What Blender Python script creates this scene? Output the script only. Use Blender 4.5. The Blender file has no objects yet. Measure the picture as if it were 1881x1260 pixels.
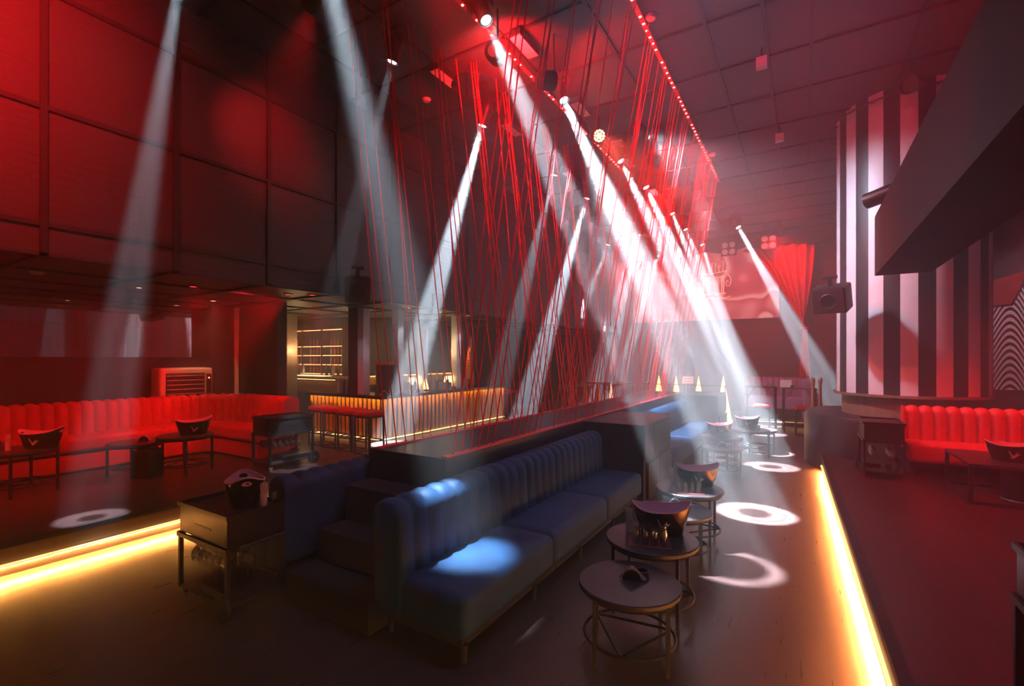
import bpy, bmesh, math, random
from math import sin, cos, pi, radians, atan2, sqrt
from mathutils import Vector, Matrix
random.seed(7)
scene = bpy.context.scene
COL = scene.collection
R = radians

# ------------------------------------------------------------------ helpers
def tag(o, label=None, cat=None, group=None, kind=None):
    if label: o['label'] = label
    if cat: o['category'] = cat
    if group: o['group'] = group
    if kind: o['kind'] = kind
    return o

def empty(name, loc=(0, 0, 0), rz=0, label=None, cat=None, group=None):
    o = bpy.data.objects.new(name, None)
    o.empty_display_size = .1
    o.location = loc
    o.rotation_euler = (0, 0, rz)
    COL.objects.link(o)
    return tag(o, label, cat, group)

ORD = 'first second third fourth fifth sixth seventh eighth ninth tenth eleventh twelfth thirteenth fourteenth fifteenth sixteenth seventeenth eighteenth'.split()
KIDS = {}
def set_parent(o, p):
    o.parent = p
    KIDS.setdefault(p.name, []).append(o)

def copy_tree(o, parent=None):
    c = o.copy()
    COL.objects.link(c)
    if parent is not None:
        set_parent(c, parent)
    for ch in list(KIDS.get(o.name, [])):
        copy_tree(ch, c)
    return c

def place(proto, used, loc, rz=0, label=None, group=None):
    """first call moves the prototype itself, later calls copy it"""
    if not used:
        o = proto
        used.append(1)
    else:
        o = copy_tree(proto)
    o.location = loc
    o.rotation_euler = (0, 0, rz)
    if label: o['label'] = label
    if group: o['group'] = group
    return o

class MB:
    def __init__(s):
        s.v = []; s.f = []; s.m = []; s.bev = None
    def add(s, verts, faces, mi=0):
        n = len(s.v)
        s.v += [tuple(v) for v in verts]
        s.f += [tuple(i + n for i in f) for f in faces]
        s.m += [mi] * len(faces)
        return s
    def box(s, x0, x1, y0, y1, z0, z1, bev=0, seg=2, mi=0, rot=None, org=None):
        bm = bmesh.new()
        bmesh.ops.create_cube(bm, size=1)
        for v in bm.verts:
            v.co = Vector(((x0 + x1) / 2 + v.co.x * (x1 - x0), (y0 + y1) / 2 + v.co.y * (y1 - y0), (z0 + z1) / 2 + v.co.z * (z1 - z0)))
        if bev:
            bmesh.ops.bevel(bm, geom=list(bm.edges), offset=bev, segments=seg, profile=.5, affect='EDGES')
        if rot is not None:
            o = Vector(org) if org else Vector(((x0 + x1) / 2, (y0 + y1) / 2, (z0 + z1) / 2))
            for v in bm.verts:
                v.co = rot @ (v.co - o) + o
        bm.verts.index_update()
        s.add([v.co for v in bm.verts], [[v.index for v in f.verts] for f in bm.faces], mi)
        bm.free()
        return s
    def cyl(s, p0, p1, r0, r1=None, n=12, caps=True, mi=0):
        r1 = r0 if r1 is None else r1
        p0 = Vector(p0); p1 = Vector(p1)
        d = (p1 - p0).normalized()
        a = d.orthogonal().normalized(); b = d.cross(a)
        vs = []
        for p, r in ((p0, r0), (p1, r1)):
            for i in range(n):
                t = 2 * pi * i / n
                vs.append(p + a * (r * cos(t)) + b * (r * sin(t)))
        fs = [(i, (i + 1) % n, n + (i + 1) % n, n + i) for i in range(n)]
        if caps:
            fs += [tuple(range(n - 1, -1, -1)), tuple(range(n, 2 * n))]
        return s.add(vs, fs, mi)
    def tube(s, path, r, n=8, closed=False, mi=0):
        P = [Vector(p) for p in path]; m = len(P)
        vs = []; prev = None
        for i in range(m):
            if closed:
                t = (P[(i + 1) % m] - P[i - 1]).normalized()
            else:
                t = (P[min(i + 1, m - 1)] - P[max(i - 1, 0)]).normalized()
            if prev is None:
                a = t.orthogonal().normalized()
            else:
                a = (prev - t * prev.dot(t))
                a = a.normalized() if a.length > 1e-6 else t.orthogonal().normalized()
            prev = a
            b = t.cross(a)
            for k in range(n):
                q = 2 * pi * k / n
                vs.append(P[i] + a * (r * cos(q)) + b * (r * sin(q)))
        fs = []
        for i in range(m if closed else m - 1):
            j = (i + 1) % m
            for k in range(n):
                l = (k + 1) % n
                fs.append((i * n + k, i * n + l, j * n + l, j * n + k))
        if not closed:
            fs += [tuple(range(n - 1, -1, -1)), tuple(range((m - 1) * n, m * n))]
        return s.add(vs, fs, mi)
    def lathe(s, prof, n=20, c=(0, 0, 0), mi=0, arc=2 * pi):
        vs = []
        full = abs(arc - 2 * pi) < 1e-6
        k = n if full else n + 1
        for r, z in prof:
            for i in range(k):
                t = arc * i / n
                vs.append((c[0] + r * cos(t), c[1] + r * sin(t), c[2] + z))
        fs = []
        for j in range(len(prof) - 1):
            for i in range(n):
                a = j * k + i; b = j * k + (i + 1) % k
                fs.append((a, b, b + k, a + k))
        if full:
            if prof[0][0] > 1e-5: fs.append(tuple(range(k - 1, -1, -1)))
            if prof[-1][0] > 1e-5: fs.append(tuple((len(prof) - 1) * k + i for i in range(k)))
        return s.add(vs, fs, mi)
    def prism(s, poly, z0, z1, mi=0):
        n = len(poly)
        vs = [(x, y, z0) for x, y in poly] + [(x, y, z1) for x, y in poly]
        fs = [tuple(range(n - 1, -1, -1)), tuple(range(n, 2 * n))] + [(i, (i + 1) % n, n + (i + 1) % n, n + i) for i in range(n)]
        return s.add(vs, fs, mi)
    def plate(s, pts, normal, t, mi=0):
        """a flat polygon given in 3-D, thickened along normal"""
        N = Vector(normal).normalized() * t
        n = len(pts)
        vs = [Vector(p) for p in pts] + [Vector(p) + N for p in pts]
        fs = [tuple(range(n - 1, -1, -1)), tuple(range(n, 2 * n))] + [(i, (i + 1) % n, n + (i + 1) % n, n + i) for i in range(n)]
        return s.add(vs, fs, mi)
    def grid(s, fn, nu, nv, cu=False, cv=False, mi=0):
        vs = [fn(i / nu, j / nv) for i in range(nu + (0 if cu else 1)) for j in range(nv + (0 if cv else 1))]
        ku = nu if cu else nu + 1; kv = nv if cv else nv + 1
        fs = []
        for i in range(nu):
            for j in range(nv):
                a = i % ku; b = (i + 1) % ku; c = j % kv; d = (j + 1) % kv
                fs.append((a * kv + c, b * kv + c, b * kv + d, a * kv + d))
        return s.add(vs, fs, mi)
    def rot(s, M):
        s.v = [tuple(M @ Vector(v)) for v in s.v]
        return s
    def build(s, name, mats, parent=None, loc=(0, 0, 0), rz=0, smooth=True, angle=38):
        me = bpy.data.meshes.new(name)
        me.from_pydata(s.v, [], s.f)
        mats = mats if isinstance(mats, (list, tuple)) else [mats]
        for m in mats: me.materials.append(m)
        if len(mats) > 1:
            for p, mi in zip(me.polygons, s.m): p.material_index = mi
        bm = bmesh.new(); bm.from_mesh(me)
        bmesh.ops.remove_doubles(bm, verts=bm.verts, dist=1e-6)
        bmesh.ops.recalc_face_normals(bm, faces=bm.faces)
        bm.to_mesh(me); bm.free()
        if smooth:
            for p in me.polygons: p.use_smooth = True
            me.set_sharp_from_angle(angle=radians(angle))
        me.update()
        o = bpy.data.objects.new(name, me)
        o.location = loc
        o.rotation_euler = (0, 0, rz)
        COL.objects.link(o)
        if parent is not None: set_parent(o, parent)
        return o

# ------------------------------------------------------------------ materials
def newmat(name):
    m = bpy.data.materials.new(name); m.use_nodes = True
    nt = m.node_tree
    return m, nt, nt.nodes['Principled BSDF']

def mat(name, col, rough=.5, metal=0, spec=.5, emit=None, es=0, sheen=0, coat=0, trans=0, ior=1.45):
    m, nt, b = newmat(name)
    b.inputs['Base Color'].default_value = (*col, 1)
    b.inputs['Roughness'].default_value = rough
    b.inputs['Metallic'].default_value = metal
    b.inputs['Specular IOR Level'].default_value = spec
    b.inputs['IOR'].default_value = ior
    if sheen:
        b.inputs['Sheen Weight'].default_value = sheen
        b.inputs['Sheen Roughness'].default_value = .35
        b.inputs['Sheen Tint'].default_value = (min(1, col[0] * 1.6 + .05), min(1, col[1] * 1.6 + .05), min(1, col[2] * 1.6 + .05), 1)
    if coat: b.inputs['Coat Weight'].default_value = coat
    if trans: b.inputs['Transmission Weight'].default_value = trans
    if emit:
        b.inputs['Emission Color'].default_value = (*emit, 1)
        b.inputs['Emission Strength'].default_value = es
    return m

def N(nt, typ, **kw):
    n = nt.nodes.new(typ)
    for k, v in kw.items():
        if k == 'inp':
            for a, b in v.items(): n.inputs[a].default_value = b
        else: setattr(n, k, v)
    return n

def add_bump(m, scale=40, strength=.2, dist=.01, detail=4, kind='noise', stretch=None):
    nt = m.node_tree; b = nt.nodes['Principled BSDF']
    tc = N(nt, 'ShaderNodeTexCoord')
    src = tc.outputs['Object']
    if stretch:
        mp = N(nt, 'ShaderNodeMapping', inp={'Scale': stretch})
        nt.links.new(src, mp.inputs[0]); src = mp.outputs[0]
    t = N(nt, 'ShaderNodeTexNoise', inp={'Scale': scale, 'Detail': detail})
    nt.links.new(src, t.inputs['Vector'])
    bp = N(nt, 'ShaderNodeBump', inp={'Strength': strength, 'Distance': dist})
    nt.links.new(t.outputs['Fac'], bp.inputs['Height'])
    nt.links.new(bp.outputs[0], b.inputs['Normal'])
    return t

def add_mottle(m, c1, c2, scale=3, detail=5, lo=.35, hi=.65, stretch=None):
    nt = m.node_tree; b = nt.nodes['Principled BSDF']
    tc = N(nt, 'ShaderNodeTexCoord'); src = tc.outputs['Object']
    if stretch:
        mp = N(nt, 'ShaderNodeMapping', inp={'Scale': stretch})
        nt.links.new(src, mp.inputs[0]); src = mp.outputs[0]
    t = N(nt, 'ShaderNodeTexNoise', inp={'Scale': scale, 'Detail': detail})
    nt.links.new(src, t.inputs['Vector'])
    r = N(nt, 'ShaderNodeValToRGB')
    r.color_ramp.elements[0].position = lo; r.color_ramp.elements[0].color = (*c1, 1)
    r.color_ramp.elements[1].position = hi; r.color_ramp.elements[1].color = (*c2, 1)
    nt.links.new(t.outputs['Fac'], r.inputs[0])
    nt.links.new(r.outputs[0], b.inputs['Base Color'])

def plank_mat(name, c1, c2, rough, length=1.6, width=.14, along='Y'):
    """dark floor boards"""
    m, nt, b = newmat(name)
    tc = N(nt, 'ShaderNodeTexCoord')
    mp = N(nt, 'ShaderNodeMapping')
    if along == 'Y': mp.inputs['Rotation'].default_value = (0, 0, pi / 2)
    nt.links.new(tc.outputs['Object'], mp.inputs[0])
    br = N(nt, 'ShaderNodeTexBrick', inp={'Color1': (*c1, 1), 'Color2': (*c2, 1), 'Mortar': (c1[0] * .6, c1[1] * .6, c1[2] * .6, 1),
        'Scale': 1.0, 'Mortar Size': .0025, 'Brick Width': length, 'Row Height': width, 'Bias': 0.0})
    nt.links.new(mp.outputs[0], br.inputs['Vector'])
    nz = N(nt, 'ShaderNodeTexNoise', inp={'Scale': 3.0, 'Detail': 6.0})
    m2 = N(nt, 'ShaderNodeMapping', inp={'Scale': (9, .8, 1) if along == 'Y' else (.8, 9, 1)})
    nt.links.new(tc.outputs['Object'], m2.inputs[0]); nt.links.new(m2.outputs[0], nz.inputs['Vector'])
    mx = N(nt, 'ShaderNodeMix', data_type='RGBA', blend_type='MULTIPLY')
    mx.inputs[0].default_value = .22
    nt.links.new(br.outputs['Color'], mx.inputs[6]); nt.links.new(nz.outputs['Color'], mx.inputs[7])
    nt.links.new(mx.outputs[2], b.inputs['Base Color'])
    mr = N(nt, 'ShaderNodeMapRange', inp={'From Min': .3, 'From Max': .7, 'To Min': rough - .03, 'To Max': rough + .04})
    nt.links.new(nz.outputs['Fac'], mr.inputs[0]); nt.links.new(mr.outputs[0], b.inputs['Roughness'])
    bp = N(nt, 'ShaderNodeBump', inp={'Strength': .05, 'Distance': .003})
    nt.links.new(nz.outputs['Fac'], bp.inputs['Height']); nt.links.new(bp.outputs[0], b.inputs['Normal'])
    return m

def panel_mat(name, col, rough=.55, axes='XY', scale=1.0):
    """black pressed panels with a maze of short staggered grooves"""
    m, nt, b = newmat(name)
    b.inputs['Base Color'].default_value = (*col, 1); b.inputs['Roughness'].default_value = rough
    tc = N(nt, 'ShaderNodeTexCoord')
    sx = N(nt, 'ShaderNodeSeparateXYZ'); nt.links.new(tc.outputs['Object'], sx.inputs[0])
    cb = N(nt, 'ShaderNodeCombineXYZ')
    nt.links.new(sx.outputs['XYZ'.index(axes[0])], cb.inputs[0]); nt.links.new(sx.outputs['XYZ'.index(axes[1])], cb.inputs[1])
    b1 = N(nt, 'ShaderNodeTexBrick', offset=.37, offset_frequency=2, squash=1.7, squash_frequency=3,
           inp={'Scale': scale, 'Mortar Size': .016, 'Brick Width': .30, 'Row Height': .085, 'Mortar Smooth': .1,
                'Color1': (1, 1, 1, 1), 'Color2': (.72, .72, .72, 1), 'Mortar': (0, 0, 0, 1)})
    nt.links.new(cb.outputs[0], b1.inputs['Vector'])
    nz = N(nt, 'ShaderNodeTexNoise', inp={'Scale': 3.2, 'Detail': 2.0})
    nt.links.new(tc.outputs['Object'], nz.inputs['Vector'])
    gt = N(nt, 'ShaderNodeMath', operation='GREATER_THAN', inp={1: .5}); nt.links.new(nz.outputs['Fac'], gt.inputs[0])
    # only some of the grooves are pressed: broken dashes rather than a full brick bond
    mx = N(nt, 'ShaderNodeMath', operation='MAXIMUM')
    bw = N(nt, 'ShaderNodeRGBToBW'); nt.links.new(b1.outputs['Color'], bw.inputs[0])
    half = N(nt, 'ShaderNodeMath', operation='MULTIPLY', inp={1: .85}); nt.links.new(gt.outputs[0], half.inputs[0])
    nt.links.new(bw.outputs[0], mx.inputs[0]); nt.links.new(half.outputs[0], mx.inputs[1])
    bp = N(nt, 'ShaderNodeBump', inp={'Strength': 1.0, 'Distance': .08})
    nt.links.new(mx.outputs[0], bp.inputs['Height']); nt.links.new(bp.outputs[0], b.inputs['Normal'])
    return m

M = {}
UNDER = 420
M['floor'] = plank_mat('dark_floor_boards', (.078, .042, .038), (.060, .033, .030), .30, along='Y')
M['floor_l'] = plank_mat('dark_platform_boards', (.070, .036, .034), (.055, .029, .028), .36, along='Y')
M['panel_c'] = panel_mat('black_ceiling_panels', (.050, .042, .048), .5, 'XY')
M['panel_w'] = panel_mat('black_wall_panels', (.050, .040, .046), .5, 'YZ')
M['batten'] = mat('black_batten', (.020, .017, .020), .5)
M['black'] = mat('satin_black', (.014, .013, .015), .45)
M['blackgloss'] = mat('gloss_black', (.012, .011, .013), .15)
M['blackwood'] = mat('black_stained_oak', (.030, .025, .026), .38)
add_mottle(M['blackwood'], (.020, .017, .018), (.040, .033, .034), 6, 6, .3, .7, (.6, 9, .6)); add_bump(M['blackwood'], 40, .08, .004)
M['wallplain'] = mat('dark_painted_wall', (.028, .022, .026), .6)
M['stage'] = mat('grey_purple_stage_wall', (.06, .045, .055), .7)
M['blue'] = mat('navy_velvet', (.004, .038, .110), .62, sheen=.4); add_bump(M['blue'], 60, .15, .004, 6)
add_mottle(M['blue'], (.003, .029, .086), (.006, .054, .150), 5, 6, .35, .7)
M['red'] = mat('scarlet_velvet', (.62, .010, .012), .6, sheen=.5); add_bump(M['red'], 60, .12, .004, 6)
M['redseat'] = mat('red_stool_velvet', (.60, .012, .02), .6, sheen=.4)
M['railred'] = mat('red_rail', (.90, .03, .06), .35)
M['cord'] = mat('red_cord', (.85, .008, .015), .6)
M['bolt'] = mat('bright_steel_bolt', (.9, .85, .85), .2, 1)
M['steel'] = mat('dark_steel', (.028, .026, .028), .4, .15)
M['chrome'] = mat('chrome', (.8, .8, .82), .12, 1)
M['gold'] = mat('brushed_gold', (.62, .27, .035), .42, .2); add_bump(M['gold'], 30, .08, .003, 3, stretch=(6, 6, .4))
M['copper'] = mat('copper_post', (.72, .30, .16), .3, .8)
M['nosing'] = mat('black_nosing_strip', (.02, .018, .02), .4)
M['fascia'] = mat('step_fascia', (.20, .12, .06), .35); add_bump(M['fascia'], 60, .1, .003)
M['led_warm'] = mat('warm_led', (1, .8, .5), .5, emit=(1, .52, .15), es=3.2)
M['led_under'] = mat('warm_led_floor_strip', (1, .8, .5), .5, emit=(1, .37, .075), es=1000)
M['led_under2'] = mat('warm_led_aisle_strip', (1, .8, .5), .5, emit=(1, .39, .09), es=1900)
M['led_red'] = mat('red_led_dot', (1, .1, .1), .5, emit=(1, .10, .08), es=18)
M['lens'] = mat('lit_lens', (1, 1, 1), .3, emit=(.82, .92, 1), es=60)
M['lens_dim'] = mat('lit_lens_dim', (1, 1, 1), .3, emit=(.85, .92, 1), es=9)
M['white'] = mat('white_paint', (.72, .71, .73), .5)
M['stripe_w'] = mat('white_stripe_paint', (.70, .68, .72), .45)
M['stripe_k'] = mat('black_stripe_paint', (.020, .016, .022), .45)
M['pink'] = mat('pink_enamel', (.90, .46, .56), .35)
M['napkin'] = mat('white_paper', (.85, .80, .80), .8)
M['straw'] = mat('pale_straws', (.82, .55, .45), .5)
M['bucket'] = mat('mirror_black_bucket', (.12, .085, .07), .12, .9)
M['glass'], _nt, _b = newmat('clear_thin_glass')
_nt.nodes.remove(_b)
_tr = N(_nt, 'ShaderNodeBsdfTransparent'); _tr.inputs[0].default_value = (.93, .93, .94, 1)
_gl = N(_nt, 'ShaderNodeBsdfGlossy'); _gl.inputs['Roughness'].default_value = .04
_lw = N(_nt, 'ShaderNodeLayerWeight'); _lw.inputs[0].default_value = .35
_mr = N(_nt, 'ShaderNodeMapRange', inp={'To Min': .16, 'To Max': .9})
_ms = N(_nt, 'ShaderNodeMixShader')
_nt.links.new(_lw.outputs['Facing'], _mr.inputs[0]); _nt.links.new(_mr.outputs[0], _ms.inputs[0])
_nt.links.new(_tr.outputs[0], _ms.inputs[1]); _nt.links.new(_gl.outputs[0], _ms.inputs[2])
_nt.links.new(_ms.outputs[0], _nt.nodes['Material Output'].inputs['Surface'])
M['amber'] = mat('amber_bottle', (.55, .20, .04), .1, trans=.55)
M['tray'] = mat('dark_red_tray', (.20, .030, .030), .35)
M['mirror'] = mat('smoked_mirror', (.50, .46, .48), .03, 1)
M['cream'] = mat('cream_plastic', (.72, .48, .34), .4)
M['grille'] = mat('dark_grille', (.05, .02, .02), .5)
M['stone'] = mat('brown_stone', (.20, .13, .09), .5); add_mottle(M['stone'], (.13, .08, .055), (.28, .19, .13), 4, 6, .3, .7, (3, 3, .5))
M['mosaic'] = mat('mirror_mosaic', (.80, .80, .85), .35, .45)
def mosaic():
    m = M['mosaic']; nt = m.node_tree; b = nt.nodes['Principled BSDF']
    tc = N(nt, 'ShaderNodeTexCoord'); vo = N(nt, 'ShaderNodeTexVoronoi', inp={'Scale': 34.0})
    nt.links.new(tc.outputs['Object'], vo.inputs['Vector'])
    bp = N(nt, 'ShaderNodeBump', inp={'Strength': .8, 'Distance': .02})
    nt.links.new(vo.outputs['Color'], bp.inputs['Height']); nt.links.new(bp.outputs[0], b.inputs['Normal'])
mosaic()
M['curtain'] = mat('red_swag_curtain', (.55, .02, .03), .5, sheen=.3)
M['purple'] = mat('mauve_velvet', (.20, .10, .18), .6, sheen=.4)
M['flame'] = mat('lit_obelisk', (1, .7, .3), .5, emit=(1, .52, .14), es=5)
M['wood_orange'] = mat('copper_obelisk', (.62, .16, .06), .35, .4)
M['paper_sign'] = mat('cream_sign_card', (.80, .70, .62), .6)
# ------------------------------------------------------------------ the room
def struct(mb, name, m, **kw):
    return tag(mb.build(name, m, **kw), kind='structure')

ZP = .30          # the two raised platforms
ZC = 6.5          # ceiling
ZS = 3.10         # soffit under the mezzanine

struct(MB().box(-13.2, 6.2, -2.2, 20.2, -.12, 0), 'floor', M['floor'])
struct(MB().box(-13.0, -6.29, -2.2, 15.2, .002, ZP), 'floor_left', M['floor_l'])
edge = [(.53, -2.2), (.465, 2.0), (.445, 3.3), (.285, 10.25)]
struct(MB().prism(edge + [(6.0, 10.25), (6.0, -2.2)], .002, ZP), 'floor_right', M['floor_l'])

# ceiling of pressed panels with battens every 1.22 m
c = MB().box(-6.9, 6.2, -2.2, 20.2, ZC, ZC + .12)
for k in range(-3, 8):
    x = -2.34 + 1.22 * k
    c.box(x - .022, x + .022, -2.2, 20.0, ZC - .03, ZC, mi=1)
for k in range(-8, 12):
    y = 6.78 + 1.22 * k
    c.box(-6.75, 6.0, y - .022, y + .022, ZC - .03, ZC, mi=1)
struct(c, 'ceiling', [M['panel_c'], M['batten']], smooth=False)

# mezzanine front on the left and the soffit below it
w = MB().box(-6.95, -6.75, -2.2, 20.0, ZS, ZC)
for k in range(-4, 13):
    y = 1.65 + 1.22 * k
    w.box(-6.75, -6.72, y - .03, y + .03, ZS, ZC, mi=1)
for z in (3.40, 4.62, 5.84):
    w.box(-6.75, -6.725, -2.2, 20.0, z - .025, z + .025, mi=1)
struct(w, 'wall_left_upper', [M['panel_w'], M['batten']], smooth=False)
s = MB().box(-13.0, -6.95, -2.2, 20.0, ZS, ZS + .12)
for k in range(0, 6):
    x = -6.78 - 1.22 * k
    s.box(x - .03, x + .03, -2.2, 20.0, ZS - .03, ZS, mi=1)
for k in range(-4, 13):
    y = 1.65 + 1.22 * k
    s.box(-13.0, -6.75, y - .03, y + .03, ZS - .03, ZS, mi=1)
struct(s, 'ceiling_left', [M['panel_c'], M['batten']], smooth=False)

struct(MB().box(-10.5, -10.3, -2.2, 5.4, ZP, ZS), 'wall_left', M['wallplain'])
struct(MB().box(-10.5, -8.62, 5.4, 5.6, ZP, ZS), 'wall_left_return', M['wallplain'])
struct(MB().box(-13.2, -13.0, 5.6, 8.9, ZP, ZS), 'wall_left_bar', M['wallplain'])
struct(MB().box(-13.2, -10.1, 8.7, 8.9, ZP, ZS), 'wall_left_bar_back', M['wallplain'])
struct(MB().box(-10.3, -10.1, 8.9, 20.0, 0, ZS), 'wall_left_rear', M['wallplain'])
struct(MB().box(-13.2, 6.2, 20.0, 20.2, 0, ZC), 'wall_back', M['stage'])
struct(MB().box(6.0, 6.2, -2.2, 20.0, 0, ZC), 'wall_right', M['wallplain'])
struct(MB().box(2.75, 6.0, 13.0, 13.2, 0, ZC), 'wall_right_rear', M['wallplain'])
struct(MB().box(-13.2, 6.2, -2.4, -2.2, 0, ZC), 'wall_front', M['wallplain'])

# step edges with warm light strips
def step(name, pts, sgn, label, under):
    """pts: nosing line seen from above, sgn: +1 when the lower floor lies at +x"""
    tr = MB(); fa = MB(); led = MB(); und = MB()
    for (xa, ya), (xb, yb) in zip(pts[:-1], pts[1:]):
        def band(mb, d0, d1, z0, z1):
            d0 *= sgn; d1 *= sgn
            v = [(xa + d0, ya, z0), (xa + d1, ya, z0), (xb + d1, yb, z0), (xb + d0, yb, z0),
                 (xa + d0, ya, z1), (xa + d1, ya, z1), (xb + d1, yb, z1), (xb + d0, yb, z1)]
            mb.add(v, [(0, 1, 2, 3), (4, 5, 6, 7), (0, 1, 5, 4), (1, 2, 6, 5), (2, 3, 7, 6), (3, 0, 4, 7)])
        band(tr, -.05, .020, .255, .304)      # nosing
        band(tr, -.04, .002, .0, .062)       # dark kick strip
        band(tr, -.04, .026, .0865, .096)    # thin ledge over the light
        band(fa, -.045, -.030, .062, .255)
        band(led, -.012, .024, .0962, .104)   # line on the lip
        band(und, .003, .024, .0852, .0862)     # strip under the lip
    struct(tr, 'trim_' + name, M['nosing'], smooth=False)
    struct(fa, 'trim_%s.001' % name, M['fascia'], smooth=False)
    n = len(led.v); led.m = [0] * len(led.f); led.add(und.v, und.f, 1)
    tag(led.build('led_strip', [M['led_warm'], M[under]], smooth=False), label, 'light strip')
step('1', [(-6.25, -2.2), (-6.25, 15.0)], 1, 'long warm light strip under the nosing of the step below the red corner banquette', 'led_under')
step('2', edge[:-1] + [(.288, 10.02)], -1, 'dazzling warm light strip along the step between the centre aisle and the right-hand platform', 'led_under2')

# round podium and the striped drum on it
PC = (1.62, 11.02)
struct(MB().lathe([(1.60, 0), (1.60, .93), (1.57, .99), (0, .99)], 72, (*PC, 0)), 'column_base', M['blackwood'])
struct(MB().lathe([(.99, .99), (.99, 1.33), (1.12, 1.34), (1.12, 1.385), (.9, 1.385)], 64, (*PC, 0)), 'column_plinth', M['stone'])
d = MB()
RD = 1.075; nst = 30
a0 = atan2(-PC[1], -PC[0]) - radians(6) + radians(.5)
for k in range(nst):
    vs = []; fs = []
    for i in range(5):
        a = a0 + 2 * pi * (k + i / 4) / nst
        vs += [(PC[0] + RD * cos(a), PC[1] + RD * sin(a), 1.385), (PC[0] + RD * cos(a), PC[1] + RD * sin(a), ZC)]
    for i in range(4): fs.append((2 * i, 2 * i + 2, 2 * i + 3, 2 * i + 1))
    d.add(vs, fs, k % 2)
struct(d, 'column', [M['stripe_w'], M['stripe_k']])
rg = MB().tube([(PC[0] + 1.22 * cos(a), PC[1] + 1.22 * sin(a), 6.32) for a in [2 * pi * i / 64 for i in range(64)]], .018, 8, True)
for i in range(8):
    a = 2 * pi * i / 8 + .2
    rg.cyl((PC[0] + 1.07 * cos(a), PC[1] + 1.07 * sin(a), 6.36), (PC[0] + 1.22 * cos(a), PC[1] + 1.22 * sin(a), 6.32), .012, n=6)
tag(rg.build('curtain_rail_ring', M['steel']), 'dark metal ring rail around the top of the striped drum', 'rail')

# heavy bulkhead beam on the right
struct(MB().box(.89, 1.52, -2.2, 8.65, 3.2, 4.06), 'beam_right', M['wallplain'], smooth=False)
# ------------------------------------------------------------------ shape makers
def cushion(mb, x0, x1, y0, y1, z0, z1, r=.06, crown=.015, mi=0):
    """a padded block: rounded edges, slightly crowned top"""
    def ts(a, b):
        return [a, a + r * .3, a + r * .65, a + r, a + (b - a) * .3, (a + b) / 2, a + (b - a) * .7, b - r, b - r * .65, b - r * .3, b]
    X, Y, Z = ts(x0, x1), ts(y0, y1), ts(z0, z1)
    def fix(p):
        q = Vector((min(max(p[0], x0 + r), x1 - r), min(max(p[1], y0 + r), y1 - r), min(max(p[2], z0 + r), z1 - r)))
        d = Vector(p) - q
        o = q + d.normalized() * r if d.length > 1e-9 else Vector(p)
        if p[2] > (z0 + z1) / 2:
            u = (o.x - (x0 + x1) / 2) / (x1 - x0) * 2; v = (o.y - (y0 + y1) / 2) / (y1 - y0) * 2
            o.z += crown * (1 - u * u) * (1 - v * v)
        return o
    def face(A, B, f):
        n, m = len(A), len(B)
        vs = [fix(f(a, b)) for a in A for b in B]
        fs = [(i * m + j, (i + 1) * m + j, (i + 1) * m + j + 1, i * m + j + 1) for i in range(n - 1) for j in range(m - 1)]
        mb.add(vs, fs, mi)
    face(X, Y, lambda a, b: (a, b, z0)); face(X, Y, lambda a, b: (a, b, z1))
    face(X, Z, lambda a, b: (a, y0, b)); face(X, Z, lambda a, b: (a, y1, b))
    face(Y, Z, lambda a, b: (x0, a, b)); face(Y, Z, lambda a, b: (x1, a, b))
    return mb

def path_points(segs, step):
    """segs: ('l',p,q,n) straight or ('a',c,r,a0,a1) arc whose front faces its centre; returns (x,y,nx,ny,s)"""
    out = []; s = 0
    for g in segs:
        if g[0] == 'l':
            p, q, n = Vector(g[1]), Vector(g[2]), g[3]
            L = (q - p).length; k = max(1, round(L / step))
            for i in range(k + 1):
                t = i / k; c = p.lerp(q, t)
                out.append((c.x, c.y, n[0], n[1], s + L * t))
        else:
            c, r, a0, a1 = g[1], g[2], g[3], g[4]
            L = abs(a1 - a0) * r; k = max(2, round(L / step))
            for i in range(k + 1):
                a = a0 + (a1 - a0) * i / k
                out.append((c[0] + r * cos(a), c[1] + r * sin(a), -cos(a), -sin(a), s + L * i / k))
        s += L
    res = [out[0]]
    for o in out[1:]:
        if o[4] - res[-1][4] > 1e-5: res.append(o)
    return res

def rr_profile(d0, d1, z0, z1, r, n=5):
    """closed rounded rectangle (d forward, z up), from the back bottom corner"""
    P = []
    for cx, cz, a0 in ((d1 - r, z0 + r, -pi / 2), (d1 - r, z1 - r, 0), (d0 + r, z1 - r, pi / 2), (d0 + r, z0 + r, pi)):
        for i in range(n + 1):
            a = a0 + pi / 2 * i / n
            P.append((cx + r * cos(a), cz + r * sin(a), cos(a), sin(a)))
    return P

def sweep(mb, path, prof, ch=0, bulge=0, lean=0, z0=0, mi=0):
    """sweep a closed profile; ch>0 gives vertical channels of that width, bulging forward and up"""
    m = len(prof); vs = []
    # refine the profile along its front so channels can round over the top
    for (x, y, nx, ny, s) in path:
        for (d, z, nd, nz) in prof:
            b = 0
            if ch:
                f = (s / ch) % 1.0
                w = max(0, nd) + max(0, nz) * .8
                b = bulge * (sqrt(max(0, 1 - (2 * f - 1) ** 2)) - .75) * min(1, w)
            dd = d + nd * b - lean * (z - z0); zz = z + nz * b
            vs.append((x + nx * dd, y + ny * dd, zz))
    n = len(path)
    fs = [(i * m + j, i * m + (j + 1) % m, (i + 1) * m + (j + 1) % m, (i + 1) * m + j) for i in range(n - 1) for j in range(m)]
    fs += [tuple(range(m)), tuple((n - 1) * m + j for j in range(m - 1, -1, -1))]
    return mb.add(vs, fs, mi)

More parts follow.
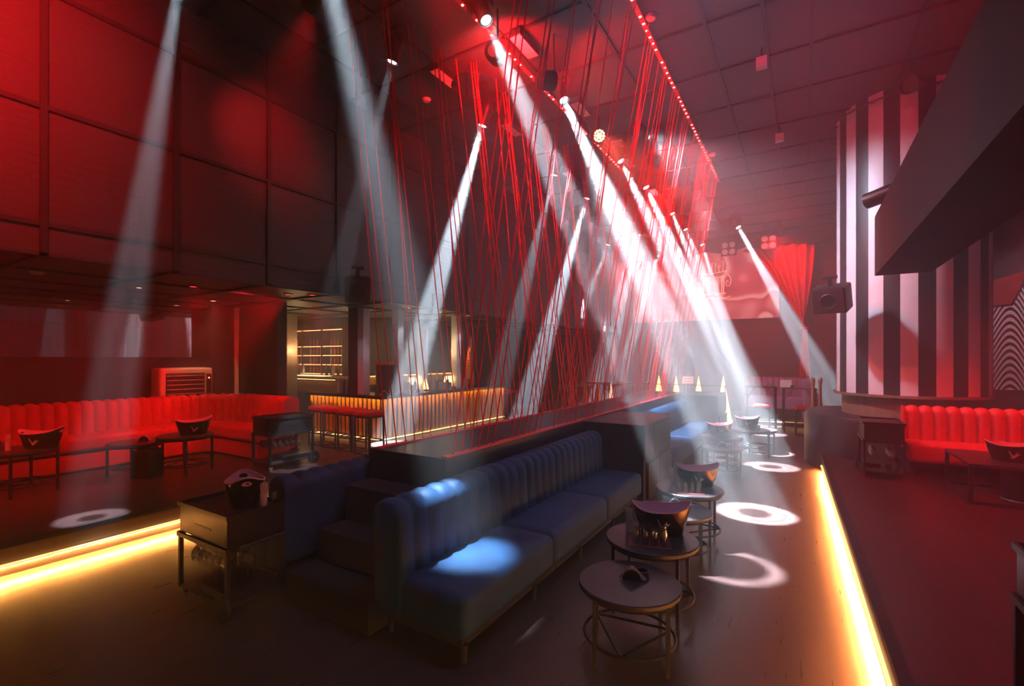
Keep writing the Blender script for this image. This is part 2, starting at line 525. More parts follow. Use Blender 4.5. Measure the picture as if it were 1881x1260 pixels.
# ------------------------------------------------------------------ blue banquettes
def make_banquette(L, label):
    t = empty('blue_banquette', label=label, cat='sofa', group='blue channel-back banquettes')
    p = path_points([('l', (0, .10), (L, .10), (0, 1))], .165 / 8)
    sweep(MB(), p, rr_profile(-.10, .17, .17, .97, .11), .165, .045, .06, .2).build('backrest', M['blue'], t, angle=70)
    n = 3
    for i in range(n):
        g = L / n
        cushion(MB(), i * g + .003, (i + 1) * g - .003, .20, .80, .16, .46, .07, .02).build('seat_cushion', M['blue'], t, angle=70)
    MB().box(.06, L - .06, .06, .74, .10, .17).build('frame', M['blackwood'], t)
    for x in [.05 + (L - .16) * i / 4 for i in range(5)]:
        for y in (.05, .72):
            MB().cyl((x + .03, y + .02, 0), (x + .03, y + .02, .12), .018, .028, 8).build('leg', M['blackwood'], t)
    return t
sofa = make_banquette(3.95, 'navy velvet channel-back banquette with three seats beside the nearest low round tables')
sofa.location = (-2.64, 6.36, 0); sofa.rotation_euler = (0, 0, -pi / 2)
s2 = copy_tree(sofa); s2.location = (-2.64, 12.30, 0)
s2['label'] = 'pale-lit blue channel-back banquette beyond the black cabinet, deeper in the aisle'
s3 = copy_tree(sofa); s3.location = (-3.79, 2.42, 0); s3.rotation_euler = (0, 0, pi / 2)
s3['label'] = 'unlit dark banquette facing away behind the near drinks trolley'

st = MB()
st.box(-3.64, -2.66, 2.36, 3.27, 0, .24); st.box(-3.64, -2.66, 2.66, 3.27, .24, .50); st.box(-3.64, -2.66, 2.95, 3.27, .50, .82)
struct(st, 'stairs', M['blackwood'], smooth=False)

# ------------------------------------------------------------------ divider with rails and cords
DV = empty('low_divider', (-3.2, 8.2, 0), label='long black low divider with two red rails carrying the red strings', cat='divider')
MB().box(-.50, .48, -4.91, 5.0, 0, 1.10, .004, 1).build('body', M['blackwood'], DV, smooth=False)
bolt_y = []
g = 3.45
while g < 13.0:
    bolt_y += [g + .135 * i for i in range(6) if g + .135 * i < 13.05]
    g += 1.04
for rx in (-.42, .44):
    r_ = MB().box(rx - .035, rx + .035, -4.88, 4.95, 1.10, 1.112).build('rail', M['railred'], DV, smooth=False)
    b = MB()
    for y in bolt_y:
        b.lathe([(.012, 0), (.012, .008), (.007, .014), (0, .015)], 8, (rx, y - 8.2, 1.112))
    b.build('bolt', M['bolt'], r_)
def cord_mesh(dx, dy, dz):
    return MB().cyl((0, 0, 0), (dx, dy, dz), .0062, n=6).build('red_string', M['cord'])
def cords(x0, x1, label, group):
    proto = [cord_mesh(x1 - x0 + e, f, 5.37) for e, f in ((0, 0), (.10, .14), (-.12, .06), (.04, -.12))]
    used = {}
    for i, y in enumerate(bolt_y):
        k = (i * 7 + i // 6) % 4
        if k in used:
            o = proto[k].copy(); COL.objects.link(o)
        else:
            o = proto[k]; used[k] = 1
        o.location = (x0, y, 1.115)
        tag(o, label % (ORD[i % 6], ORD[i // 6]), 'string', group)
cords(-2.76, -1.85, 'red string, %s in the %s cluster from the near end of the aisle-side rail', 'strings from the aisle-side rail')
cords(-3.62, -4.30, 'red string, %s in the %s cluster from the near end of the bar-side rail', 'strings from the bar-side rail')

# ------------------------------------------------------------------ black cabinets against the divider
def make_cabinet(label, L):
    t = empty('black_cabinet', label=label, cat='cabinet', group='black waiter cabinets')
    MB().box(-.44, .43, -L / 2, L / 2, 0, 1.06).build('body', M['blackwood'], t, smooth=False)
    MB().box(-.44, .445, -L / 2 - .01, L / 2 + .01, 1.06, 1.09, .004, 1).build('top', M['blackwood'], t, smooth=False)
    for k, (a, b) in enumerate(((-L / 2 + .02, -.26), (-.24, L / 2 - .02))):
        MB().box(.43, .448, a, b, .60, 1.04, .003, 1).build('drawer_front', M['blackwood'], t, smooth=False)
    for a, b in ((-L / 2 + .12, -.02), (.0, L / 2 - .04)):
        dd = MB().box(.43, .47, a, b, .05, .56, .003, 1).build('door', M['blackwood'], t, smooth=False)
        MB().box(.445, .475, a, b, .560, .568).build('handle', M['chrome'], dd, smooth=False)
    for y in (-.3, .3):
        MB().lathe([(.05, 0), (.05, .003), (0, .003)], 16, (0, y, 1.09)).build('cable_cap', M['black'], t)
    return t
c1 = make_cabinet('black wooden waiter cabinet standing between the two blue banquettes', 1.48)
c1.location = (-2.27, 7.14, 0)
c2 = copy_tree(c1); c2.location = (-2.2, 13.15, 0)
c2['label'] = 'hazy grey cabinet at the far end of the second blue banquette'

# ------------------------------------------------------------------ round tables
def make_table(H, Rr, label):
    t = empty('round_table', label=label, cat='table', group='low round tables')
    MB().lathe([(0, H - .035), (Rr - .006, H - .035), (Rr, H - .029), (Rr, H - .006), (Rr - .006, H), (0, H)], 48).build('tabletop', M['tabletop'], t)
    MB().tube([((Rr - .03) * cos(a), (Rr - .03) * sin(a), H - .048) for a in [2 * pi * i / 40 for i in range(40)]], .012, 6, True).build('rim', M['steel'], t)
    for k in range(4):
        a = pi / 4 + k * pi / 2
        x, y = (Rr - .02) * cos(a), (Rr - .02) * sin(a)
        MB().box(x - .0125, x + .0125, y - .0125, y + .0125, 0, H - .036).build('leg', M['steel'], t, smooth=False)
    MB().tube([((Rr - .04) * cos(a), (Rr - .04) * sin(a), .13) for a in [2 * pi * i / 40 for i in range(40)]], .011, 8, True).build('foot_ring', M['steel'], t)
    for k in range(3):
        a = 2 * pi * k / 3 + .3; b = a + 2 * pi / 3
        q = Rr - .04
        MB().cyl((q * cos(a), q * sin(a), .13), (q * cos(b), q * sin(b), .13), .010, n=6).build('brace', M['steel'], t)
    return t
M['tabletop'] = mat('brown_black_tabletop', (.042, .030, .034), .35)
add_mottle(M['tabletop'], (.036, .026, .029), (.048, .034, .039), 4, 5)
tlo = make_table(.48, .34, ''); thi = make_table(.56, .36, '')
ul, uh = [], []
TLO = [((-1.01, 3.17, 0), .35, 'nearest low round table, carrying the black napkin holder and an ashtray'),
       ((-1.09, 4.94, 0), .2, 'low round table tucked between the two taller tables with ice buckets in the aisle'),
       ((-1.20, 8.80, 0), .6, 'lone low round table before the hazy far end, napkins on it'),
       ((-.80, 11.45, 0), .3, 'low round table in the white beam glare furthest along the aisle'),
       ((-8.32, 3.02, ZP), .3, 'low round table overlapping the ice-bucket table before the red corner banquette')]
THI = [((-1.04, 3.84, 0), .05, 'taller round table with the pink ice bucket, second along the aisle'),
       ((-1.08, 5.52, 0), .05, 'taller round table with the pale-rimmed ice bucket near the black cabinet'),
       ((-1.28, 9.45, 0), .2, 'taller round table crowded with glasses and a bucket in the bright haze'),
       ((-.92, 10.75, 0), .9, 'taller round table standing in the brightest part of the haze'),
       ((-7.88, 3.48, ZP), .4, 'round table before the red corner banquette, holding the ice bucket with the bird'),
       ((-8.40, 1.85, ZP), .3, 'round table at the left end of the red banquette, with straws and a bucket')]
for p, rz, lb in TLO: place(tlo, ul, p, rz, lb)
for p, rz, lb in THI: place(thi, uh, p, rz, lb)

tb = empty('coffee_table', (2.28, 8.06, ZP), label='square-framed dark coffee table in front of the right-hand red sofa', cat='table')
MB().box(-.63, .63, -.55, .55, .435, .47, .004, 1).build('tabletop', M['tabletop'], tb, smooth=False)
for sx in (-1, 1):
    for sy in (-1, 1):
        MB().box(sx * .61 - .02, sx * .61 + .02, sy * .53 - .02, sy * .53 + .02, 0, .435).build('leg', M['steel'], tb, smooth=False)
for sx in (-1, 1):
    MB().box(sx * .61 - .018, sx * .61 + .018, -.51, .51, .0, .035).build('floor_rail', M['steel'], tb, smooth=False)
for sy in (-1, 1):
    MB().box(-.59, .59, sy * .53 - .018, sy * .53 + .018, .0, .035).build('floor_rail', M['steel'], tb, smooth=False)
pd = empty('drum_stool', (2.25, 8.0, ZP), label='dark drum with a metal foot ring under the coffee table', cat='stool')
MB().lathe([(.20, .02), (.20, .33), (.17, .35), (0, .35)], 32).build('body', M['blackwood'], pd)
MB().tube([(.205 * cos(a), .205 * sin(a), .012) for a in [2 * pi * i / 40 for i in range(40)]], .012, 6, True).build('foot_ring', M['chrome'], pd)
bx = MB().box(-.13, .13, -.13, .13, 0, .40, .006, 1).build('storage_cube', M['black'], None, (-8.0, 3.05, ZP), .5, smooth=False)
tag(bx, 'plain black cube standing on the floor between the two round tables by the red banquette', 'box')

# ------------------------------------------------------------------ table ware
def make_bucket(label):
    t = empty('ice_bucket', label=label, cat='ice bucket', group='oval champagne ice buckets')
    def rim(a): return .205 + .042 * cos(a) ** 4 - .012 * sin(a) ** 2 + .012 * cos(a)
    def pt(a, f, e=0):
        h = rim(a); k = .70 + .30 * f ** .8
        return (( .235 * k + e) * cos(a), (.150 * k + e) * sin(a), h * f + .004)
    b = MB(); b.grid(lambda u, v: pt(2 * pi * u, v), 56, 10, cu=True)
    b.add([pt(2 * pi * i / 56, 0) for i in range(56)], [tuple(range(56))])
    b.build('body', M['bucket'], t, angle=60)
    l = MB(); l.grid(lambda u, v: pt(2 * pi * u, .12 + .88 * v, -.006), 56, 8, cu=True)
    l.add([pt(2 * pi * i / 56, .12, -.006) for i in range(56)], [tuple(range(56))])
    l.build('liner', M['pink'], t, angle=60)
    MB().tube([pt(2 * pi * i / 64, 1, -.003) for i in range(64)], .0065, 6, True).build('rim', M['pink'], t)
    for a0 in (0, pi):
        s_ = MB()
        pts = [(a0 + .26 * cos(q), .80 + .075 * sin(q)) for q in [2 * pi * i / 20 for i in range(20)]]
        s_.add([pt(a, f, .0025) for a, f in pts], [tuple(range(20))])
        s_.build('handle_slot', M['pink'], t)
        s_ = MB(); s_.add([pt(a, f, -.0085) for a, f in pts], [tuple(range(20))])
        s_.build('handle_slot', M['black'], t)
    # white flying bird on the side
    bird = [(-.36, .72), (-.30, .74), (-.20, .56), (-.10, .44), (.02, .46), (.16, .60), (.24, .66), (.20, .56), (.30, .52), (.38, .56), (.42, .53),
            (.32, .46), (.20, .40), (.06, .30), (-.08, .24), (-.26, .26), (-.16, .32), (-.22, .42), (-.32, .58)]
    for a0 in (-pi / 2, pi / 2):
        e = MB(); e.add([pt(a0 + .62 * x, y, .003) for x, y in bird], [tuple(range(len(bird)))])
        e.build('bird_emblem', M['white'], t, smooth=False)
    return t
def make_straws(label):
    t = empty('straw_holder', label=label, cat='straw holder', group='straw holders')
    MB().lathe([(.026, 0), (.030, .11), (.027, .11), (.023, .006), (0, .006)], 20).build('cup', M['straw'], t)
    s_ = MB()
    for i in range(26):
        a = i * 2.4; r = .0045 * sqrt(i)
        s_.cyl((r * cos(a) * .7, r * sin(a) * .7, .008), (r * cos(a) * 1.25, r * sin(a) * 1.25, .185 + .014 * ((i * 7) % 5) / 5), .003, n=6)
    tag(s_.build('straws', M['straw'], t), kind='stuff')
    return t
def make_napkins(label):
    t = empty('napkin_holder', label=label, cat='napkin holder', group='napkin holders')
    half = [(-.062, 0)] + [(-.062 * cos(q), .070 * sin(q) + .004) for q in [pi * i / 16 for i in range(17)]] + [(.062, 0)]
    for y in (-.020, .016):
        MB().plate([(x, y, z) for x, z in half], (0, 1, 0), .004).build('plate', M['black'], t, smooth=False)
    MB().box(-.06, .06, -.02, .02, 0, .004).build('base', M['black'], t, smooth=False)
    n_ = MB()
    for i in range(5):
        y = -.013 + i * .0055
        n_.plate([(-.092 + .004 * i, y, .010), (.088 + .003 * i, y, .010), (-.004 + .003 * i, y, .098 - .002 * i)], (0, 1, 0), .003)
    n_.build('napkin', M['napkin'], t, smooth=False)
    return t
def make_tumbler(label):
    o = MB().lathe([(.026, 0), (.031, .105), (.0285, .105), (.0242, .012), (0, .012)], 16).build('tumbler', M['glass'])
    return tag(o, label, 'glass', 'tumblers on trays')
def make_tray(label):
    t = MB().box(-.16, .16, -.11, .11, 0, .006, .002, 1).build('menu_tray', M['tray'], smooth=False)
    return tag(t, label, 'tray', 'dark red trays')
P = {k: f('') for k, f in (('bucket', make_bucket), ('straws', make_straws), ('napkins', make_napkins), ('tumbler', make_tumbler), ('tray', make_tray))}
U = {k: [] for k in P}
def put(kind, loc, rz, label): return place(P[kind], U[kind], loc, rz, label)
def glass_set(x, y, z, rz, nx, ny, where, tray=True):
    if tray:
        put('tray', (x, y, z + .001), rz, 'flat dark red tray under the tumblers ' + where); z += .008
    for i in range(nx):
        for j in range(ny):
            dx = (i - (nx - 1) / 2) * .068; dy = (j - (ny - 1) / 2) * .068
            put('tumbler', (x + dx * cos(rz) - dy * sin(rz), y + dx * sin(rz) + dy * cos(rz), z), 0,
                'clear tumbler ' + (('%s from the left in the %s row ' % (ORD[i], ('front', 'second', 'third')[j])) if nx > 1 else '') + where)['group'] = 'tumblers ' + where
tz, th = .482, .562
put('napkins', (-1.00, 3.20, tz), .25, 'black half-round napkin holder with white napkins on the nearest round table')
a = MB().lathe([(.040, 0), (.044, .035), (.036, .035), (.034, .010), (0, .010)], 24).build('ashtray', M['steel'], None, (-.955, 3.30, tz))
tag(a, 'small round steel ashtray just behind the napkin holder on the nearest table', 'ashtray')
put('bucket', (-1.00, 4.00, th), .35, 'oval black ice bucket with deep pink inside on the second table of the aisle')
glass_set(-1.02, 3.71, th, .30, 4, 3, 'beside the deep pink ice bucket')
put('straws', (-1.23, 3.86, th), 0, 'bundle of pink straws at the left of the deep pink ice bucket')
put('napkins', (-1.12, 5.00, tz), .4, 'white napkins in a holder half hidden behind the deep pink bucket')
put('bucket', (-1.02, 5.66, th), .35, 'oval ice bucket with a pale lilac rim on the table by the black cabinet')
glass_set(-1.06, 5.36, th, .28, 4, 3, 'beside the pale lilac ice bucket')
put('straws', (-1.27, 5.55, th), 0, 'bundle of pale straws at the left of the pale lilac ice bucket')
put('napkins', (-1.18, 8.82, tz), .3, 'white napkins on the lone low table before the hazy far end')
put('bucket', (-1.34, 9.62, th), .4, 'silvery ice bucket among glasses in the bright haze beyond the lone low table')
glass_set(-1.22, 9.30, th, .3, 4, 2, 'before the hazy silvery bucket', False)
put('bucket', (-.98, 10.90, th), .2, 'overexposed ice bucket on the table in the brightest haze')
glass_set(-.86, 10.62, th, .2, 4, 2, 'on the brightest hazy table', False)
pz = ZP + .562
put('bucket', (-7.80, 3.56, pz), 1.25, 'black ice bucket with a bird emblem before the red corner banquette')
put('straws', (-8.07, 3.72, pz), 0, 'red-lit straws just behind the bird ice bucket by the red banquette')
put('napkins', (-8.26, 3.10, ZP + .482), .9, 'red-lit napkin holder on the lower table by the bird ice bucket')
put('bucket', (-8.25, 2.00, pz), .75, 'dark ice bucket seen end-on at the left end of the red banquette')
put('straws', (-8.34, 1.72, pz), 0, 'tall bundle of red-lit straws at the left end of the red banquette')
glass_set(-8.52, 1.64, pz, .3, 3, 2, 'near the red banquette\'s left end', False)
put('bucket', (2.12, 7.92, ZP + .472), -.12, 'dark blue-black ice bucket with a bird emblem on the coffee table')
put('straws', (2.13, 8.27, ZP + .472), 0, 'pale straws standing behind the ice bucket on the coffee table')
put('napkins', (2.45, 8.30, ZP + .472), .2, 'napkins behind the ice bucket on the coffee table near the straws')

# ------------------------------------------------------------------ drinks trolleys
def make_cart(label):
    t = empty('drinks_trolley', label=label, cat='trolley', group='black drinks trolleys')
    MB().box(-.37, .37, -.225, .225, .55, .765, .004, 1).build('drawer_box', M['trolley'], t, smooth=False)
    r_ = MB()
    for x0, x1, y0, y1 in ((-.385, .385, -.24, -.222), (-.385, .385, .222, .24), (-.385, -.367, -.222, .222), (.367, .385, -.222, .222)):
        r_.box(x0, x1, y0, y1, .765, .80)
    r_.build('tray_rim', M['steel'], t, smooth=False)
    MB().box(-.367, .367, -.222, .222, .765, .772).build('tray_top', M['tabletop'], t, smooth=False)
    MB().box(-.13, .13, -.228, -.224, .64, .66).build('drawer_pull', M['steel'], t, smooth=False)
    for sx in (-1, 1):
        for sy in (-1, 1):
            MB().box(sx * .365 - .015, sx * .365 + .015, sy * .22 - .015, sy * .22 + .015, .09, .55).build('post', M['steel'], t, smooth=False)
    r_ = MB()
    for y in (-.235, .235): r_.box(-.385, .385, y - .01, y + .01, .515, .55)
    for x in (-.38, .38): r_.box(x - .01, x + .01, -.235, .235, .515, .55)
    r_.build('upper_rail', M['steel'], t, smooth=False)
    r_ = MB()
    for i in range(7):
        x = -.30 + .10 * i
        r_.box(x - .012, x + .012, -.2, .2, .500, .510)
    r_.build('glass_rack', M['steel'], t, smooth=False)
    MB().box(-.37, .37, -.23, .23, .085, .11, .003, 1).build('lower_shelf', M['trolley'], t, smooth=False)
    b = MB()
    b.box(-.12, .34, -.20, .20, .112, .175)
    b.build('crate', M['black'], t, smooth=False)
    for sy in (-1, 1):
        wl = MB().cyl((.36, sy * .24, .10), (.36, sy * .27, .10), .10, n=28).build('wheel', M['black'], t)
        MB().cyl((.36, sy * .271, .10), (.36, sy * .277, .10), .018, n=12).build('hub', M['chrome'], wl)
        MB().cyl((-.34, sy * .20 - .011, .032), (-.34, sy * .20 + .011, .032), .032, n=16).build('caster', M['chrome'], t)
        MB().box(-.35, -.33, sy * .20 - .013, sy * .20 + .013, .05, .09).build('caster_fork', M['steel'], t, smooth=False)
    MB().tube([(.39, -.18, .55), (.45, -.18, .56), (.45, .18, .56), (.39, .18, .55)], .011, 8).build('handle', M['steel'], t)
    return t
M['trolley'] = mat('black_lacquer', (.030, .024, .026), .28)
crt = make_cart('near black drinks trolley with a fawn-lit side and hanging glasses, left of the navy banquette')
CARTS = [((-4.09, 2.155, 0), 0), ((-7.04, 4.52, ZP), pi / 2), ((.965, 8.72, ZP), pi / 2), ((1.115, 2.895, ZP), -pi / 2)]
LB = ['', 'black drinks trolley at the right-hand end of the red corner banquette', 'black drinks trolley against the round podium, left of the right-hand red sofa',
      'black drinks trolley cut off by the lower right corner of the photo']
crt.location = CARTS[0][0]
for (p, rz), lb in list(zip(CARTS, LB))[1:]:
    o = copy_tree(crt); o.location = p; o.rotation_euler = (0, 0, rz); o['label'] = lb
put('bucket', (-4.02, 2.23, .774), -.45, 'oval ice bucket with a pink inside on top of the near drinks trolley')
put('straws', (-3.80, 2.26, .774), 0, 'bundle of pink straws beside the ice bucket on the near drinks trolley')
glass_set(-3.775, 2.345, .774, 0, 1, 1, 'at the corner of the near drinks trolley', False)
def make_wine():
    o = MB().lathe([(.033, 0), (.032, -.004), (.005, -.010), (.0045, -.085), (.020, -.100), (.040, -.130), (.043, -.160), (.034, -.205), (.0325, -.205), (.041, -.160), (.038, -.132), (.018, -.104), (0, -.098)], 20).build('wine_glass', M['glass'])
    return tag(o, '', 'wine glass', '')
wg = make_wine(); wu = []
names = ['near trolley', 'banquette trolley', 'podium trolley', 'corner trolley']
for ci, n_, rows in ((0, 6, (-.15, .02)), (1, 5, (-.14, .08)), (2, 4, (-.1, .1)), (3, 4, (-.14,))):
    (x, y, z), rz = CARTS[ci]
    for rr in rows:
        for i in range(n_):
            dx = -.25 + .10 * i; dy = rr
            o = place(wg, wu, (x + dx * cos(rz) - dy * sin(rz), y + dx * sin(rz) + dy * cos(rz), z + .514), 0,
                      'stemmed glass hanging in the %s row, %s from the %s, under the %s' % (('front', 'back')[rows.index(rr)], ORD[i], ('left', 'near end', 'near end', 'far end')[ci], names[ci]), 'wine glasses under the ' + names[ci])
sg, su = make_tumbler(''), []
for ci, n_, zz in ((0, 7, .112), (2, 5, .112)):
    (x, y, z), rz = CARTS[ci]
    for i in range(n_):
        dx = (.24 - .075 * (i % 4)) if ci == 0 else (-.30 + .07 * (i % 3)); dy = -.12 + .12 * (i // 4 if ci == 0 else i // 3)
        zq = z + (.177 if ci == 0 else .112)
        place(sg, su, (x + dx * cos(rz) - dy * sin(rz), y + dx * sin(rz) + dy * cos(rz), zq), 0,
              'small tumbler, %s in the %s row low down inside the %s' % (ORD[i % (4 if ci == 0 else 3)], ('front', 'back')[i // 4 if ci == 0 else i // 3], names[ci]), 'tumblers in the ' + names[ci])

# ------------------------------------------------------------------ red banquettes
def banquette_red(name, segs, label, z, zt):
    t = empty(name, (0, 0, 0), label=label, cat='sofa')
    fine = path_points(segs, .155 / 8); crs = path_points(segs, .15)
    sweep(MB(), fine, rr_profile(-.14, .13, z + .30, zt, .10), .155, .075, .05, z + .3).build('backrest', M['red'], t, angle=70)
    sweep(MB(), crs, rr_profile(.08, .63, z + .31, z + .53, .06)).build('seat', M['red'], t, angle=50)
    sweep(MB(), crs, rr_profile(-.10, .585, z + .03, z + .28, .02)).build('base', M['red'], t, angle=50)
    sweep(MB(), crs, rr_profile(-.10, .55, z + .24, z + .34, .01)).build('shadow_gap', M['black'], t, angle=50)
    sweep(MB(), crs, rr_profile(-.08, .55, z, z + .04, .005)).build('plinth', M['black'], t, angle=50)
    return t
banquette_red('corner_banquette', [('l', (-9.72, -1.4), (-9.72, 4.15), (1, 0)), ('a', (-8.85, 4.15), .87, pi, pi / 2), ('l', (-8.85, 5.02), (-7.62, 5.02), (0, -1))],
              'long scarlet velvet corner banquette along the left wall', ZP, 1.31)
t = empty('red_sofa', label='scarlet velvet channel-back sofa before the striped drum', cat='sofa')
sp = [('l', (4.6, 9.36), (1.30, 9.36), (0, -1))]
sweep(MB(), path_points(sp, .155 / 8), rr_profile(-.12, .12, ZP + .34, 1.27, .09), .155, .075, .05, .6).build('backrest', M['red'], t, angle=70)
cushion(MB(), 1.30, 4.6, 8.82, 9.30, .50, .78, .06, .02).build('seat', M['red'], t, angle=60)
MB().box(1.34, 4.55, 8.92, 9.44, ZP + .10, .52).build('frame', M['black'], t, smooth=False)
for x in (1.42, 2.5, 3.6, 4.5):
    for y in (8.96, 9.38):
        MB().cyl((x, y, ZP), (x, y, ZP + .11), .02, .028, 8).build('leg', M['black'], t)

# ------------------------------------------------------------------ left wall: mirror, cooler, pillar strip
mr = empty('wall_mirror', (-10.3, 1.6, 2.55), label='wide smoked mirror on the left wall above the red banquette', cat='mirror')
MB().box(0.004, .02, -3.6, 3.42, -.53, .52).build('glass', M['mirror'], mr, smooth=False)
MB().box(0.002, .03, -3.6, 3.46, -.56, -.53).build('frame', M['batten'], mr, smooth=False)
ac = empty('air_cooler', (-10.10, 4.42, ZP), label='cream evaporative air cooler standing behind the red banquette under the mirror', cat='air cooler')
MB().box(-.19, .18, -.46, .46, .04, 1.52, .05, 4).build('case', M['cream'], ac)
MB().box(.175, .186, -.36, .30, .55, 1.42, .01, 1).build('vent_opening', M['grille'], ac)
sl = MB()
for i in range(10):
    z = .60 + .085 * i
    sl.box(.182, .205, -.345, .285, z, z + .014)
sl.build('louvre', M['cream'], ac, smooth=False)
MB().box(.18, .190, .33, .42, 1.02, 1.40, .01, 1).build('control_panel', M['grille'], ac)
MB().lathe([(.012, 0), (.012, .006), (0, .006)], 12).rot(Matrix.Rotation(pi / 2, 4, 'Y')).rot(Matrix.Translation((.192, .375, 1.32))).build('indicator', M['led_red'], ac)
MB().cyl((0, .40, 1.52), (0, .40, 1.60), .004, n=6).build('aerial', M['chrome'], ac)
for sy in (-1, 1):
    MB().box(-.2, .16, sy * .4 - .03, sy * .4 + .03, 0, .05).build('foot', M['grille'], ac, smooth=False)
cu = MB()
cu.grid(lambda u, v: (-9.97 + (u - .5) * .16 * (1 - .25 * sin(pi * v)), 5.36 + .018 * sin(u * 9 * pi), ZP + .02 + v * 2.72), 36, 12)
o = cu.build('narrow_curtain', M['cream']); sol = o.modifiers.new('thickness', 'SOLIDIFY'); sol.thickness = .006
tag(o, 'narrow tied cream curtain on the dark wall right of the air cooler', 'curtain')
M['led_bar'] = mat('bar_light_strip', (1, .8, .5), .5, emit=(1, .55, .16), es=4)
M['led_bartop'] = mat('bar_top_light_strip', (1, .8, .5), .5, emit=(1, .46, .10), es=110)
M['amberbox'] = mat('amber_card_box', (.55, .36, .14), .5)
M['patbox'], _nt, _b = newmat('patterned_red_box')
_tc = N(_nt, 'ShaderNodeTexCoord'); _v = N(_nt, 'ShaderNodeTexVoronoi', inp={'Scale': 45.0}); _r = N(_nt, 'ShaderNodeValToRGB')
_r.color_ramp.elements[0].position = .3; _r.color_ramp.elements[0].color = (.30, .02, .03, 1); _r.color_ramp.elements[1].position = .6; _r.color_ramp.elements[1].color = (.75, .35, .32, 1)
_nt.links.new(_tc.outputs['Object'], _v.inputs['Vector']); _nt.links.new(_v.outputs['Distance'], _r.inputs[0]); _nt.links.new(_r.outputs[0], _b.inputs['Base Color'])
M['shelf_led'] = mat('red_shelf_light', (1, .3, .15), .5, emit=(1, .22, .07), es=9)
M['counter_lit'] = mat('lit_counter_panel', (1, .85, .6), .5, emit=(1, .74, .40), es=2.2)
M['screen'], _nt, _b = newmat('led_screen_red_silk')
# picture on the screen: folds of pink-red silk
_tc = N(_nt, 'ShaderNodeTexCoord')
_n = N(_nt, 'ShaderNodeTexNoise', inp={'Scale': .42, 'Detail': .8, 'Distortion': .9})
_nt.links.new(_tc.outputs['Object'], _n.inputs['Vector'])
_r = N(_nt, 'ShaderNodeValToRGB'); e = _r.color_ramp.elements
e[0].position = .30; e[0].color = (.30, .02, .03, 1); e[1].position = .72; e[1].color = (.75, .12, .12, 1)
for p, c in ((.44, (.62, .07, .08, 1)), (.50, (1.0, .40, .38, 1)), (.53, (.55, .05, .06, 1)), (.60, (.85, .22, .22, 1))):
    q = e.new(p); q.color = c
_nt.links.new(_n.outputs['Fac'], _r.inputs[0])
_nt.links.new(_r.outputs[0], _b.inputs['Emission Color']); _b.inputs['Emission Strength'].default_value = 1.2
_b.inputs['Base Color'].default_value = (.02, .01, .01, 1)
M['crest'] = mat('lit_crest', (1, .8, .6), .5, emit=(1, .75, .55), es=.9)
M['blinder'] = mat('blinder_lamp', (.6, .55, .55), .3, emit=(1, .85, .8), es=.12)
M['par_led'] = mat('amber_par_lens', (1, .6, .3), .4, emit=(1, .62, .28), es=12)
M['pale'] = mat('pale_fixture_face', (.80, .60, .60), .5)
M['detector'] = mat('white_detector', (.7, .6, .6), .5)
M['mural'], _nt, _b = newmat('black_white_wave_mural')
_tc = N(_nt, 'ShaderNodeTexCoord'); _s = N(_nt, 'ShaderNodeSeparateXYZ'); _nt.links.new(_tc.outputs['Object'], _s.inputs[0])
def _m(op, a, b=None):
    n = N(_nt, 'ShaderNodeMath', operation=op)
    for i, q in enumerate((a, b)):
        if q is None: continue
        if isinstance(q, (int, float)): n.inputs[i].default_value = q
        else: _nt.links.new(q, n.inputs[i])
    return n.outputs[0]
_w = _m('MULTIPLY', _m('SINE', _m('ADD', _m('MULTIPLY', _s.outputs[0], 8.5), 2.3)), .24)
_w2 = _m('MULTIPLY', _m('SINE', _m('MULTIPLY', _s.outputs[0], 3.1)), .15)
_z = _m('ADD', _s.outputs[2], _m('ADD', _w, _w2))
_st = _m('GREATER_THAN', _m('SINE', _m('MULTIPLY', _z, 46.0)), -.05)
_mx = N(_nt, 'ShaderNodeMix', data_type='RGBA'); _nt.links.new(_st, _mx.inputs[0])
_mx.inputs[6].default_value = (.025, .015, .02, 1); _mx.inputs[7].default_value = (.80, .74, .78, 1)
_nt.links.new(_mx.outputs[2], _b.inputs['Base Color'])
M['muralred'] = mat('mural_red_paint', (.35, .03, .03), .6)
M['flame_dim'] = mat('pale_lit_obelisk', (1, .8, .6), .5, emit=(1, .70, .45), es=1.6)
# ------------------------------------------------------------------ bar counter
BAR = empty('bar_counter', (-7.3, 6.82, ZP), label='L-shaped bar counter with a fluted gold front and black top', cat='bar counter')
def flutes(p, q, nrm, z0, z1, w, depth):
    """vertical concave flutes from p to q"""
    mb = MB(); p = Vector(p); q = Vector(q); L = (q - p).length
    n = round(L / w); k = 8
    vs = []
    for i in range(n * k + 1):
        t = i / (n * k); f = (i / k) % 1.0
        c = p.lerp(q, t); d = -depth * (1 - (2 * f - 1) ** 2)
        for z in (z0, z1): vs.append((c.x + nrm[0] * d, c.y + nrm[1] * d, z))
    mb.add(vs, [(2 * i, 2 * i + 2, 2 * i + 3, 2 * i + 1) for i in range(n * k)])
    return mb
flutes((0, 0), (-2.3, 0), (0, -1), .06, .89, .135, .055).build('fluted_front', M['gold'], BAR, angle=30)
flutes((0, 0), (0, 4.6), (1, 0), .06, .89, .135, .055).build('fluted_front', M['gold'], BAR, angle=30)
b = MB(); b.box(-2.3, -.045, .045, .55, 0, .89); b.box(-.55, -.045, .55, 4.58, 0, .89)
b.build('body', M['black'], BAR, smooth=False)
b = MB(); b.box(-2.36, .08, -.08, .60, .89, .935, .004, 1); b.box(-.60, .08, .60, 4.66, .89, .935, .004, 1); b.box(-2.36, .08, -.08, -.068, .868, .89); b.box(.068, .08, -.08, 4.66, .868, .89)
b.build('counter_top', M['blackgloss'], BAR, smooth=False)
b = MB()
